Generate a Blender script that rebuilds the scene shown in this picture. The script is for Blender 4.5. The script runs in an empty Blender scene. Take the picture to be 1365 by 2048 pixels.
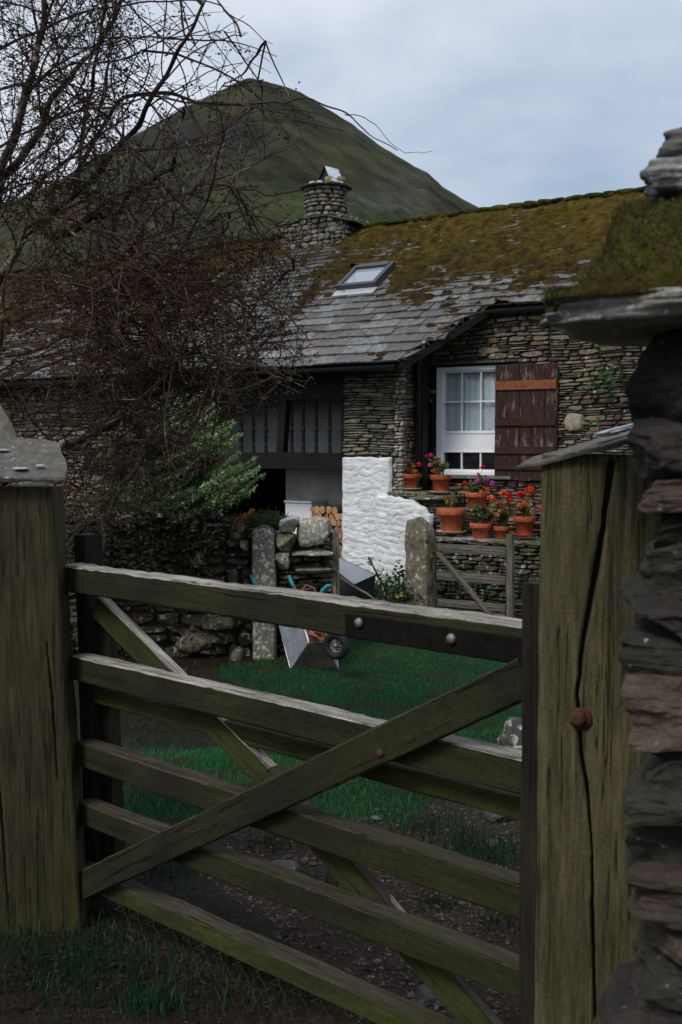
import bpy, math, random
import numpy as np
from mathutils import Vector, Matrix, noise as mn
PI=math.pi
rad=math.radians
sc=bpy.context.scene
COL=sc.collection
# ------------------------------------------------------------------ camera numbers (pixels of the 1365x2048 photograph)
F=2300.;CX=682.5;CY=1024.;PT=math.atan(139/F);EYE=1.65
def ray(px,py):
    X=(px-CX)/F;U=-(py-CY)/F
    return Vector((X, math.cos(PT)+U*math.sin(PT), -math.sin(PT)+U*math.cos(PT)))
def atY(px,py,Y):
    r=ray(px,py);t=Y/r.y
    return Vector((r.x*t,Y,EYE+r.z*t))
def atZ(px,py,z):
    r=ray(px,py);t=(z-EYE)/r.z
    return Vector((r.x*t,r.y*t,z))
def proj(x,y,z):
    z=z-EYE
    f=y*math.cos(PT)-z*math.sin(PT);u=y*math.sin(PT)+z*math.cos(PT)
    return CX+F*x/f,CY-F*u/f
class Frame:
    def __init__(s,o,a): s.o=Vector(o);s.a=a;s.c=math.cos(a);s.s=math.sin(a)
    def loc(s,px,py,v=None,plane=None):
        r=ray(px,py);ox,oy,oz=-s.o.x,-s.o.y,EYE-s.o.z
        lo=(ox*s.c+oy*s.s,-ox*s.s+oy*s.c,oz);ld=(r.x*s.c+r.y*s.s,-r.x*s.s+r.y*s.c,r.z)
        if plane: a,b=plane;t=(a+b*lo[1]-lo[2])/(ld[2]-b*ld[1])
        else: t=(v-lo[1])/ld[1]
        return Vector([lo[i]+t*ld[i] for i in range(3)])
    def world(s,p): return Vector((s.o.x+p[0]*s.c-p[1]*s.s,s.o.y+p[0]*s.s+p[1]*s.c,s.o.z+p[2]))
def n3(x,y=0,z=0,s=1.): return mn.noise(Vector((x*s,y*s,z*s)))
def fbm(x,y,z=0,s=1.,o=4):
    v=0;a=.5
    for i in range(o): v+=a*mn.noise(Vector((x*s+7.3*i,y*s,z*s)));s*=2.05;a*=.52
    return v
def lerp(a,b,t): return a+(b-a)*t
def sstep(a,b,x):
    t=min(1,max(0,(x-a)/(b-a)));return t*t*(3-2*t)
def inpoly(x,y,P):
    r=False;j=len(P)-1
    for i in range(len(P)):
        if (P[i][1]>y)!=(P[j][1]>y) and x<(P[j][0]-P[i][0])*(y-P[i][1])/(P[j][1]-P[i][1])+P[i][0]: r=not r
        j=i
    return r
def interp(x,pts):
    if x<=pts[0][0]: return pts[0][1]
    for (a,b),(c,d) in zip(pts,pts[1:]):
        if x<=c: return lerp(b,d,(x-a)/(c-a))
    return pts[-1][1]
# ------------------------------------------------------------------ materials
class N:
    def __init__(s,name):
        s.m=bpy.data.materials.new(name);s.m.use_nodes=True;s.t=s.m.node_tree;s.n=s.t.nodes;s.l=s.t.links
        s.b=s.n['Principled BSDF'];s.out=s.n['Material Output']
        s.co=s.n.new('ShaderNodeTexCoord')
    def lk(s,a,b): s.l.new(a,b)
    def vec(s,scale=(1,1,1),src='Object'):
        m=s.n.new('ShaderNodeMapping');m.inputs['Scale'].default_value=scale;s.lk(s.co.outputs[src],m.inputs[0]);return m.outputs[0]
    def noise(s,sc=5,det=5,rough=.6,vec=None,dist=0):
        n=s.n.new('ShaderNodeTexNoise');n.inputs['Scale'].default_value=sc;n.inputs['Detail'].default_value=det
        n.inputs['Roughness'].default_value=rough;n.inputs['Distortion'].default_value=dist
        s.lk(vec if vec else s.co.outputs['Object'],n.inputs['Vector']);return n.outputs['Fac']
    def voro(s,sc=5,vec=None,feat='F1',out='Distance'):
        n=s.n.new('ShaderNodeTexVoronoi');n.feature=feat;n.inputs['Scale'].default_value=sc
        s.lk(vec if vec else s.co.outputs['Object'],n.inputs['Vector']);return n.outputs[out]
    def ramp(s,fac,stops):
        r=s.n.new('ShaderNodeValToRGB');e=r.color_ramp.elements
        while len(e)<len(stops): e.new(.5)
        for i,(p,c) in enumerate(stops):
            e[i].position=p;e[i].color=(c,c,c,1) if not hasattr(c,'__len__') else (*c,1)
        s.lk(fac,r.inputs[0]);return r.outputs[0]
    def attr(s,name='col'):
        a=s.n.new('ShaderNodeAttribute');a.attribute_name=name;return a.outputs['Color']
    def mix(s,f,a,b,mode='MIX'):
        m=s.n.new('ShaderNodeMix');m.data_type='RGBA';m.blend_type=mode
        for v,i in ((f,0),(a,6),(b,7)):
            if hasattr(v,'is_linked') or hasattr(v,'links'): s.lk(v,m.inputs[i])
            elif hasattr(v,'__len__'): m.inputs[i].default_value=(*v,1)
            elif i: m.inputs[i].default_value=(v,v,v,1)
            else: m.inputs[i].default_value=v
        return m.outputs[2]
    def bump(s,h,st=.5,d=.01,prev=None):
        b=s.n.new('ShaderNodeBump');b.inputs['Strength'].default_value=st;b.inputs['Distance'].default_value=d
        s.lk(h,b.inputs['Height'])
        if prev: s.lk(prev,b.inputs['Normal'])
        return b.outputs[0]
    def done(s,col=None,rough=.8,nrm=None,spec=.3,metal=0):
        if col is not None:
            if hasattr(col,'links'): s.lk(col,s.b.inputs['Base Color'])
            else: s.b.inputs['Base Color'].default_value=(*col,1)
        if hasattr(rough,'links'): s.lk(rough,s.b.inputs['Roughness'])
        else: s.b.inputs['Roughness'].default_value=rough
        s.b.inputs['Specular IOR Level'].default_value=spec;s.b.inputs['Metallic'].default_value=metal
        if nrm: s.lk(nrm,s.b.inputs['Normal'])
        return s.m
def wood(name,axis,dark,mid,algae,algamt=.5,rough=.8,lich=None,bs=.6,fine=1.):
    k=N(name);sv=[9*fine]*3;sv['xyz'.index(axis)]=.9*fine
    g=k.noise(4,6,.65,k.vec(sv),.4);big=k.noise(2.2,3,.6,k.vec((1,1,1)))
    c=k.ramp(g,[(.3,dark),(.62,mid)])
    am=k.ramp(k.noise(1.6,5,.65,k.vec([.6 if 'xyz'[i]==axis else 1.6 for i in range(3)])),[(.62-.3*algamt,0),(.78-.2*algamt,1)])
    c=k.mix(k.mix(.8,0,am,'MIX'),c,k.mix(g,[a*.5 for a in algae],algae))
    c=k.mix(.55,c,k.ramp(big,[(.3,.45),(.7,1.25)]),'MULTIPLY')
    if lich:
        lm=k.ramp(k.noise(22,6,.7,k.vec([.5 if 'xyz'[i]==axis else 1 for i in range(3)])),[(.5,0),(.58,1)])
        c=k.mix(lm,c,lich)
    sv2=[60*fine]*3;sv2['xyz'.index(axis)]=2.5*fine
    g2=k.noise(3,5,.7,k.vec(sv2));sv3=[26*fine]*3;sv3['xyz'.index(axis)]=.55*fine;ck=k.noise(2.2,2,.5,k.vec(sv3),.2);sp_=k.noise(95*fine,4,.8)
    c=k.mix(1.,c,k.ramp(ck,[(.0,1),(.335,1),(.36,.12),(.385,1)]),'MULTIPLY');c=k.mix(.6,c,k.ramp(sp_,[(.35,.4),(.65,1.5)]),'MULTIPLY')
    kn=k.voro(1.,k.vec([7 if 'xyz'[i]!=axis else 2.6 for i in range(3)]));c=k.mix(1.,c,k.ramp(kn,[(.03,.35),(.10,1)]),'MULTIPLY')
    c=k.mix(.5,c,k.ramp(g2,[(.35,.35),(.6,1.2)]),'MULTIPLY')
    nb=k.bump(g,bs,.006);nb=k.bump(g2,bs*.8,.003,nb);nb=k.bump(sp_,bs*.6,.002,nb);nb=k.bump(k.ramp(ck,[(.0,1),(.335,1),(.36,0),(.385,1)]),.8,.006,nb)
    return k.done(c,rough,nb,.25)
def stone(name,rough=.85,lich=(.38,.39,.36),lamt=.5,moss=None,bs=.7,scale=1.,mul=1.):
    k=N(name);a=k.attr()
    n=k.noise(9*scale,8,.7,dist=.3);n2=k.noise(45*scale,4,.7)
    c=k.mix(.8,a,k.ramp(n,[(.3,.45*mul),(.7,1.5*mul)]),'MULTIPLY')
    c=k.mix(.5,c,k.ramp(n2,[(.3,.5),(.7,1.4)]),'MULTIPLY')
    lm=k.ramp(k.noise(14*scale,6,.6,k.vec((1.3,1,1))),[(.66-.1*lamt,0),(.72-.1*lamt,1)])
    c=k.mix(lm,c,lich)
    if moss:
        mm=k.ramp(k.noise(4*scale,5,.7),[(.5,0),(.62,1)]);c=k.mix(mm,c,moss)
    nb=k.bump(n,bs,.02/scale);nb=k.bump(n2,bs*.7,.006/scale,nb)
    return k.done(c,rough,nb,.3)
def plain(name,col,rough=.5,metal=0,nz=.3,sc_=20,spec=.4,bs=.2):
    k=N(name);n=k.noise(sc_,6,.65)
    c=k.mix(nz,col,k.mix(1.,col,k.ramp(n,[(.3,.3),(.7,1.6)]),'MULTIPLY'))
    return k.done(c,rough,k.bump(n,bs,.004),spec,metal)
def leafm(name,rough=.55,trans=.3):
    k=N(name);a=k.attr();k.done(a,rough,None,.2)
    tr=k.n.new('ShaderNodeBsdfTranslucent');k.lk(a,tr.inputs[0])
    mx=k.n.new('ShaderNodeMixShader');mx.inputs[0].default_value=trans
    k.lk(k.b.outputs[0],mx.inputs[1]);k.lk(tr.outputs[0],mx.inputs[2]);k.lk(mx.outputs[0],k.out.inputs[0]);return k.m
M={}
ALG=(.034,.040,.008)
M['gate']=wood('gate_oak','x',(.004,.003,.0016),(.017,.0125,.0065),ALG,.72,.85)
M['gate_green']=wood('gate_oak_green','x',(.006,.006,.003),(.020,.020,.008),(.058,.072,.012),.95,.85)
M['gate_top']=wood('gate_oak_silvered_skylit','x',(.09,.075,.06),(.46,.42,.37),(.12,.11,.06),.1,.75,None,1.,1.6)  # silvered top faces; brightness from facing the sky is also put into the colour
M['gate_topd']=wood('gate_oak_worn_skylit','x',(.016,.012,.007),(.078,.060,.040),(.05,.048,.016),.5,.8,None,1.,1.6)  # worn tops of the lower bars, colour also lightened as skylit
M['stile']=wood('gate_stile_oak','x',(.006,.004,.003),(.022,.015,.010),ALG,.15,.85)
M['postL']=wood('post_oak','z',(.016,.012,.005),(.058,.046,.020),(.044,.048,.009),.6,.85,None,.6,1.5)
M['postR']=wood('post_oak_pale','z',(.044,.038,.017),(.112,.097,.046),(.080,.084,.017),.5,.85,None,.5,1.8)
M['greywood']=wood('grey_wood','x',(.05,.045,.035),(.17,.155,.12),(.10,.10,.05),.35,.8)
M['blackwood']=wood('black_timber','x',(.0025,.0025,.0025),(.008,.0075,.007),(.006,.006,.005),.2,.6)
M['stone']=stone('wall_slate_stone')
M['stoned']=stone('garden_wall_stone',moss=(.05,.06,.018),lamt=.9)
M['lichen_stone']=stone('lichen_boulder',lich=(.45,.46,.42),lamt=1.3,scale=1.6)
M['pillar']=stone('pillar_stone',lich=(.26,.25,.23),lamt=.0,scale=3.2,bs=1.)
M['cap']=stone('cap_slate',lich=(.24,.245,.23),lamt=.5,scale=3.5,bs=1.)
M['core']=plain('wall_core',(.012,.011,.010),1.)
def slatem():
    k=N('roof_slate');a=k.attr();n=k.noise(12,6,.7);n2=k.noise(50,4,.6)
    c=k.mix(.7,a,k.ramp(n,[(.3,.5),(.7,1.4)]),'MULTIPLY')
    c=k.mix(k.ramp(k.noise(16,5,.6),[(.62,0),(.68,1)]),c,(.35,.37,.36))
    c=k.mix(k.ramp(k.noise(7,6,.7),[(.53,0),(.6,1)]),c,(.05,.040,.024))
    return k.done(c,k.ramp(n,[(.2,.38),(.8,.72)]),k.bump(n2,.5,.006,k.bump(n,.5,.015)),.6)
M['slate']=slatem()
def mossm(name,s=1.):
    k=N(name);a=k.attr();n=k.noise(14*s,6,.75);n2=k.noise(70*s,4,.7)
    c=k.mix(.9,a,k.ramp(n,[(.3,.35),(.7,1.7)]),'MULTIPLY');c=k.mix(.8,c,k.ramp(n2,[(.3,.35),(.7,1.6)]),'MULTIPLY')
    return k.done(c,1.,k.bump(n2,1.,.02/s,k.bump(n,1.,.05/s)),.05)
M['moss']=mossm('roof_moss');M['moss2']=mossm('cap_moss',4)
def limewash():
    k=N('limewash');n=k.noise(6,7,.7,k.vec((1,1,2.2)));n2=k.noise(30,5,.7,k.vec((1,1,2)))
    c=k.mix(k.ramp(n,[(.32,0),(.6,1)]),(.54,.55,.54),(.76,.77,.77))
    c=k.mix(k.ramp(k.noise(3.5,6,.75),[(.64,0),(.75,.7)]),c,(.42,.42,.36))
    c=k.mix(k.ramp(k.noise(38,4,.7),[(.68,0),(.73,.8)]),c,(.25,.24,.2))
    sx=k.n.new('ShaderNodeSeparateXYZ');k.lk(k.co.outputs['Object'],sx.inputs[0]);ad=k.n.new('ShaderNodeMath');ad.operation='MULTIPLY_ADD';ad.inputs[1].default_value=.9;k.lk(k.noise(4.5,6,.7),ad.inputs[0]);k.lk(sx.outputs['Z'],ad.inputs[2])
    c=k.mix(k.ramp(ad.outputs[0],[(.0,.85),(.32,.0)]),c,(.20,.21,.14))
    c=k.mix(k.ramp(k.noise(11,6,.75,k.vec((1,1,2.6))),[(.0,.0),(.30,.0),(.36,0),(.60,0),(.68,.45)]),c,(.33,.32,.27))
    return k.done(c,.85,k.bump(n2,.5,.012,k.bump(n,.6,.03)),.2)
M['lime']=limewash()
M['plaster']=plain('grey_plaster',(.42,.41,.40),.9,0,.5,3)
M['plaster_pale']=plain('pale_plaster',(.42,.40,.36),.9,0,.5,3)
M['white']=plain('white_paint',(.78,.79,.80),.45,0,.12,30)
M['glass_dark']=plain('window_glass_dark',(.01,.01,.012),.08,0,0,10,.5,0)
M['black']=plain('black_iron',(.012,.012,.013),.5,0,.4,60)
M['strap']=plain('iron_strap',(.008,.006,.005),.9,0,.7,30,.1,.5)
M['bolt']=plain('steel_bolt',(.20,.18,.16),.55,.6,.6,90)
M['rust']=plain('rusty_bolt',(.085,.035,.02),.85,.1,.8,120,.2,.8)
M['lead']=plain('lead_flashing',(.42,.44,.46),.4,.2,.3,12)
M['veluxf']=plain('grey_aluminium',(.06,.062,.068),.4,.3,.2,12)
M['terra']=plain('terracotta',(.33,.075,.028),.75,0,.7,14,.25,.3)
M['terra2']=plain('terracotta_pale',(.42,.105,.042),.75,0,.6,18,.25,.3)
M['saucer']=plain('pale_saucer',(.50,.45,.40),.6)
M['soil']=plain('soil',(.03,.022,.015),1,0,.8,60)
M['galv']=plain('galvanised_steel',(.40,.45,.48),.42,.45,.45,9,.5,.1)
M['galvrust']=plain('rust_streaked_steel',(.24,.21,.18),.7,.2,.9,7,.4,.3)
M['rustpaint']=plain('rusty_red_paint',(.22,.07,.035),.7,.1,.8,50)
M['rubber']=plain('black_rubber',(.012,.012,.013),.7)
M['rim']=plain('steel_rim',(.30,.28,.27),.5,.6,.5,60)
M['teal']=plain('teal_grip',(.01,.19,.20),.5)
M['speck']=plain('rain_speckled_steel',(.40,.44,.48),.25,.3,.9,120,.6,.4)
M['cable']=plain('cable_black',(.012,.012,.012),.6)
def shutm():
    k=N('worn_shutter_paint');g=k.noise(4,6,.65,k.vec((14,14,1.4)))
    c=k.ramp(g,[(.3,(.012,.005,.004)),(.7,(.045,.017,.011))])
    w=k.ramp(k.noise(2.6,5,.7,k.vec((4.2,1,1.3))),[(.54,0),(.64,.8)])
    c=k.mix(w,c,k.mix(g,(.10,.06,.045),(.30,.22,.18)))
    return k.done(c,.7,k.bump(g,.4,.006),.3)
M['shut']=shutm()
M['batten']=plain('orange_worn_batten',(.20,.06,.018),.7,0,.95,14)
M['battend']=wood('dark_batten','x',(.02,.008,.005),(.06,.024,.014),(.04,.02,.01),.2,.7)
def barkm(name,a_,b_,lich,la=.6):
    k=N(name);n=k.noise(7,6,.7);n2=k.noise(60,4,.7)
    c=k.ramp(n,[(.3,a_),(.7,b_)])
    c=k.mix(k.ramp(k.noise(5,5,.7),[(.66-.16*la,0),(.74-.14*la,1)]),c,lich)
    return k.done(c,.9,k.bump(n2,.8,.006),.2)
M['bark']=barkm('hawthorn_bark',(.010,.008,.007),(.036,.028,.022),(.24,.22,.19),.75)
M['barkd']=barkm('dark_bark',(.012,.010,.009),(.04,.030,.026),(.11,.10,.08),.4)
M['twig']=barkm('twig_bark',(.021,.011,.007),(.068,.038,.024),(.21,.185,.15),.62)
M['leaf']=leafm('leaf_mixed');M['petal']=leafm('petal',.5,.35);M['grass']=leafm('grass_blade',.5,.25);M['conif']=leafm('conifer_spray',.6,.3)
M['gravel']=stone('gravel_stone',scale=4,lamt=.3)
M['logm']=stone('split_log',lich=(.5,.4,.25),lamt=-.5,scale=2)
# ------------------------------------------------------------------ mesh builders
class MB:
    def __init__(s): s.v=[];s.f=[];s.c=[];s.m=[]
    def add(s,vs,fs,col=(.5,.5,.5),mat=0):
        o=len(s.v);s.v+=[tuple(v) for v in vs];s.f+=[tuple(o+i for i in f) for f in fs]
        if len(vs) and hasattr(col[0],'__len__'): s.c+=[tuple(c) for c in col]
        else: s.c+=[tuple(col)]*len(vs)
        s.m+=[mat]*len(fs) if not hasattr(mat,'__len__') else list(mat)
    def box(s,a,b,col=(.5,.5,.5),mat=0,ch=0.):
        x0,y0,z0=a;x1,y1,z1=b
        if ch<=0:
            vs=[(x,y,z) for z in (z0,z1) for y in (y0,y1) for x in (x0,x1)]
            s.add(vs,[(0,2,3,1),(4,5,7,6),(0,1,5,4),(2,6,7,3),(0,4,6,2),(1,3,7,5)],col,mat);return
        vs=[];
        for z,k in ((z0,1),(z0+ch,0),(z1-ch,0),(z1,1)):
            e=ch if k else 0
            vs+=[(x0+ch,y0+e,z),(x1-ch,y0+e,z),(x1-e,y0+ch,z),(x1-e,y1-ch,z),(x1-ch,y1-e,z),(x0+ch,y1-e,z),(x0+e,y1-ch,z),(x0+e,y0+ch,z)]
        fs=[tuple(range(7,-1,-1)),tuple(range(24,32))]
        for r in range(3):
            for i in range(8): j=(i+1)%8;fs.append((r*8+i,r*8+j,r*8+8+j,r*8+8+i))
        s.add(vs,fs,col,mat)
    def tube(s,P,R,n=6,col=(.5,.5,.5),cap=True,mat=0):
        P=[Vector(p) for p in P]
        if not hasattr(R,'__len__'): R=[R]*len(P)
        vs=[];up=Vector((.13,.27,.95)).normalized()
        for i,p in enumerate(P):
            d=(P[min(i+1,len(P)-1)]-P[max(i-1,0)])
            if d.length<1e-9: d=Vector((0,0,1))
            d.normalize();a=d.cross(up)
            if a.length<.1: a=d.cross(Vector((1,0,0)))
            a.normalize();b=d.cross(a)
            for k in range(n):
                t=2*PI*k/n;vs.append(p+(a*math.cos(t)+b*math.sin(t))*R[i])
        fs=[(i*n+k,i*n+(k+1)%n,(i+1)*n+(k+1)%n,(i+1)*n+k) for i in range(len(P)-1) for k in range(n)]
        if cap: fs+=[tuple(range(n-1,-1,-1)),tuple(range((len(P)-1)*n,len(P)*n))]
        s.add(vs,fs,col,mat)
    def lathe(s,prof,n=20,c=(0,0,0),col=(.5,.5,.5),mat=0,axis='z'):
        vs=[];m=len(prof)
        for r,z in prof:
            for k in range(n):
                t=2*PI*k/n;x,y=r*math.cos(t),r*math.sin(t)
                vs.append((c[0]+x,c[1]+y,c[2]+z) if axis=='z' else (c[0]+x,c[1]+z,c[2]+y))
        fs=[(i*n+k,i*n+(k+1)%n,(i+1)*n+(k+1)%n,(i+1)*n+k) for i in range(m-1) for k in range(n)]
        s.add(vs,fs,col,mat)
    def obj(s,name,mat,par=None,loc=(0,0,0),rot=None,smooth=False,matrix=None):
        me=bpy.data.meshes.new(name);me.from_pydata(s.v,[],s.f)
        for m in (mat if isinstance(mat,(list,tuple)) else [mat]): me.materials.append(M[m] if isinstance(m,str) else m)
        me.polygons.foreach_set('material_index',s.m)
        a=me.color_attributes.new('col','FLOAT_COLOR','POINT')
        cc=np.ones((len(s.v),4),np.float32);cc[:,:3]=np.array(s.c,np.float32).reshape(-1,3);a.data.foreach_set('color',cc.ravel())
        if smooth: me.polygons.foreach_set('use_smooth',[True]*len(s.f))
        me.update();o=bpy.data.objects.new(name,me);COL.objects.link(o);o.parent=par
        if matrix is not None: o.matrix_local=matrix
        else:
            o.location=loc
            if rot: o.rotation_euler=rot
        return o
def npmesh(name,V,Fc,C,mat,par=None,smooth=False):
    me=bpy.data.meshes.new(name);V=np.asarray(V,np.float32);Fc=np.asarray(Fc,np.int32);k=Fc.shape[1];n=len(Fc)
    me.vertices.add(len(V));me.vertices.foreach_set('co',V.ravel())
    me.loops.add(n*k);me.loops.foreach_set('vertex_index',Fc.ravel())
    me.polygons.add(n);me.polygons.foreach_set('loop_start',np.arange(0,n*k,k,dtype=np.int32));me.polygons.foreach_set('loop_total',np.full(n,k,np.int32))
    me.materials.append(M[mat]);me.update(calc_edges=True)
    a=me.color_attributes.new('col','FLOAT_COLOR','POINT');cc=np.ones((len(V),4),np.float32);cc[:,:3]=C;a.data.foreach_set('color',cc.ravel())
    if smooth: me.polygons.foreach_set('use_smooth',np.ones(n,bool))
    o=bpy.data.objects.new(name,me);COL.objects.link(o);o.parent=par;return o
def tag(o,label=None,cat=None,group=None,kind=None):
    if label: o['label']=label
    if cat: o['category']=cat
    if group: o['group']=group
    if kind: o['kind']=kind
    return o
def thing(name,label,cat,loc=(0,0,0),rz=0,group=None):
    o=bpy.data.objects.new(name,None);COL.objects.link(o);o.location=loc;o.rotation_euler=(0,0,rz);o.empty_display_size=.1
    return tag(o,label,cat,group)
# icosphere template
def ico(sub):
    t=(1+5**.5)/2
    V=[Vector(v).normalized() for v in [(-1,t,0),(1,t,0),(-1,-t,0),(1,-t,0),(0,-1,t),(0,1,t),(0,-1,-t),(0,1,-t),(t,0,-1),(t,0,1),(-t,0,-1),(-t,0,1)]]
    Fs=[(0,11,5),(0,5,1),(0,1,7),(0,7,10),(0,10,11),(1,5,9),(5,11,4),(11,10,2),(10,7,6),(7,1,8),(3,9,4),(3,4,2),(3,2,6),(3,6,8),(3,8,9),(4,9,5),(2,4,11),(6,2,10),(8,6,7),(9,8,1)]
    for _ in range(sub):
        c={};nf=[]
        def mid(a,b):
            k=(min(a,b),max(a,b))
            if k not in c: c[k]=len(V);V.append(((V[a]+V[b])/2).normalized())
            return c[k]
        for a,b,d in Fs: x,y,z=mid(a,b),mid(b,d),mid(d,a);nf+=[(a,x,z),(b,y,x),(d,z,y),(x,y,z)]
        Fs=nf
    return V,Fs
ICO={k:ico(k) for k in (0,1,2,3,4)}
def rock(mb,c,size,seed=0,sub=2,amp=.25,boxy=.5,col=(.2,.18,.15),rz=0,tilt=0,lam=0.,mat=0,freq=1.3,hf=0.,cuts=0,cutd=(.62,.95)):
    """irregular stone; boxy pushes the sphere toward a block; lam adds horizontal slaty layering"""
    V,Fs=ICO[sub];out=[];c=Vector(c);cz,sz=math.cos(rz),math.sin(rz);ct,st=math.cos(tilt),math.sin(tilt)
    cs=[];rc_=random.Random(seed*13+5);PL=[]
    for _ in range(cuts):
        nv=Vector((rc_.gauss(0,1),rc_.gauss(0,1),rc_.gauss(0,1))).normalized();PL.append((nv,rc_.uniform(*cutd)))
    for v in V:
        m=max(abs(v.x),abs(v.y),abs(v.z));b=v*(1/m)
        p=v.lerp(b,boxy)
        for nv,dd_ in PL:
            s_=p.dot(nv)-dd_
            if s_>0: p=p-nv*s_
        k=1+amp*fbm(v.x*freq+seed*3.7,v.y*freq+seed,v.z*freq,1,4)*2
        if hf: k+=hf*fbm(p.x*size[0]*22+seed,p.y*size[1]*22,p.z*size[2]*24,1,4)*2*(.12/max(size[0],.12))**.5
        if lam: k+=lam*mn.noise(Vector((seed*9.1+v.x,v.y,v.z*9)))+lam*.6*mn.noise(Vector((seed*9.1+v.x*2,v.y*2,v.z*22)))
        q=Vector((p.x*size[0]*k,p.y*size[1]*k,p.z*size[2]*(1+(k-1)*.6)))
        q=Vector((q.x*ct+q.z*st,q.y,-q.x*st+q.z*ct))
        out.append(c+Vector((q.x*cz-q.y*sz,q.x*sz+q.y*cz,q.z)));cs.append(col)
    mb.add(out,Fs,cs,mat)
def plank(name,par,p0,p1,w,t,mats,nrm=(0,1,0),seed=0,jit=.0018,ch=.005,top=True,w1=None,bow=0.,label=None):
    """sawn timber from p0 to p1 in the parent's space, own x axis along the grain; slot 1 = weathered upper face, on the gate also lightened as skylit"""
    p0=Vector(p0);p1=Vector(p1);X=(p1-p0);L=X.length;X.normalize();Y=Vector(nrm);Y=(Y-X*Y.dot(X)).normalized();Z=X.cross(Y)
    n=max(4,int(L/.035));vs=[];mats_i=[]
    for i in range(n+1):
        x=L*i/n;ww=(lerp(w,w1,i/n) if w1 else w)/2;tt=t/2;b=bow*math.sin(PI*i/n)
        sec=[(-tt+ch,-ww),(tt-ch,-ww),(tt,-ww+ch),(tt,ww-ch),(tt-ch,ww),(0,ww),(-tt+ch,ww),(-tt,ww-ch),(-tt,0),(-tt,-ww+ch)]
        for k,(y,z) in enumerate(sec):
            j=jit*(1 if k<3 else 1.6)
            vs.append((x,y+j*mn.noise(Vector((x*7+seed*5,k*.8,seed))),z+b+j*1.3*mn.noise(Vector((x*3.2+seed*3,k*.3+9,seed)))+j*mn.noise(Vector((x*25,k,seed)))))
    m=10;fs=[]
    for i in range(n):
        for k in range(m):
            fs.append((i*m+k,i*m+(k+1)%m,(i+1)*m+(k+1)%m,(i+1)*m+k));mats_i.append(1 if (top and k in (4,5,6)) else 0)
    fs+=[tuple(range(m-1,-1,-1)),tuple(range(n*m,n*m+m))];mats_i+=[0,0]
    mb=MB();mb.add(vs,fs,(.2,.2,.2),mats_i)
    mt=Matrix((X,Y,Z)).transposed().to_4x4();mt.translation=p0
    o=mb.obj(name,mats,par,matrix=mt)
    if label: o['label']=label
    return o
PAL=[(.15,.12,.078),(.21,.17,.11),(.10,.085,.062),(.18,.155,.11),(.27,.22,.145),(.12,.09,.062),(.07,.06,.05),(.20,.145,.09),(.155,.14,.11),(.24,.17,.10)]
def stones(mb,u0,u1,z0,z1,h=(.035,.10),w=(.10,.34),depth=.035,rng=None,pal=PAL,hole=None,top=None,fm=None,big=.04,gap=.006,wave=.03,seed=0,back=.08,mul=1.):
    fm=fm or (lambda u,d,z:(u,-d,z));rng=rng or random.Random(seed)
    z=z0
    while z<z1:
        hh=rng.uniform(*h);u=u0-rng.uniform(0,w[0])
        while u<u1:
            ww=rng.uniform(*w);cells=[(u,z,ww,hh)]
            if hh>sum(h)/2 and rng.random()<.5:
                f=rng.uniform(.35,.65);cells=[(u,z,ww,hh*f),(u,z+hh*f,ww,hh*(1-f))]
            for (a,b,cw,chh) in cells:
                cw2=cw/2;ch2=chh/2
                cu,cz_=a+cw2,b+ch2
                if rng.random()<big: cw2*=.8;ch2*=1.5
                l=max(a,u0);r=min(a+cw,u1)
                if r-l<.03: continue
                cu=(l+r)/2;cw2=(r-l)/2
                if hole and hole(cu,cz_): continue
                if top and cz_+ch2>top(cu): continue
                pts=[];k=10;d=depth*rng.uniform(.1,1);skew=rng.uniform(-.25,.25);wedge=rng.uniform(-.35,.35)
                for i in range(k):
                    t=2*PI*(i+.5*rng.random())/k;x=math.cos(t);y=math.sin(t);m=max(abs(x),abs(y))**.8;x/=m;y/=m
                    y*=1+wedge*x;x+=skew*y*ch2/cw2*.8
                    x=max(-1,min(1,x))
                    pts.append((x*(cw2-gap)*rng.uniform(.9,1),y*(ch2-gap)*rng.uniform(.82,1.06)))
                vs=[]
                tx,tz=rng.uniform(-.25,.25),rng.uniform(-.4,.4)
                for sc_,dd in ((1,-back),(1,d*.5),(.84,d)):
                    for x,y in pts:
                        uu=cu+x*sc_;zz=cz_+y*sc_;zz+=wave*mn.noise(Vector((uu*1.4+seed,zz*1.8,seed)))
                        e=dd+(x*tx+y*tz if dd>0 else 0)*.35
                        vs.append(fm(uu,e,zz))
                zz=cz_+wave*mn.noise(Vector((cu*1.4+seed,cz_*1.8,seed)));vs.append(fm(cu,d*rng.uniform(.85,1.25),zz))
                fs=[(r_*k+i,r_*k+(i+1)%k,(r_+1)*k+(i+1)%k,(r_+1)*k+i) for r_ in range(2) for i in range(k)]+[(2*k+i,2*k+(i+1)%k,3*k) for i in range(k)]
                c=rng.choice(pal);q=rng.uniform(.7,1.25)*mul
                mb.add(vs,fs,(c[0]*q,c[1]*q,c[2]*q))
            u+=ww
        z+=hh
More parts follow.
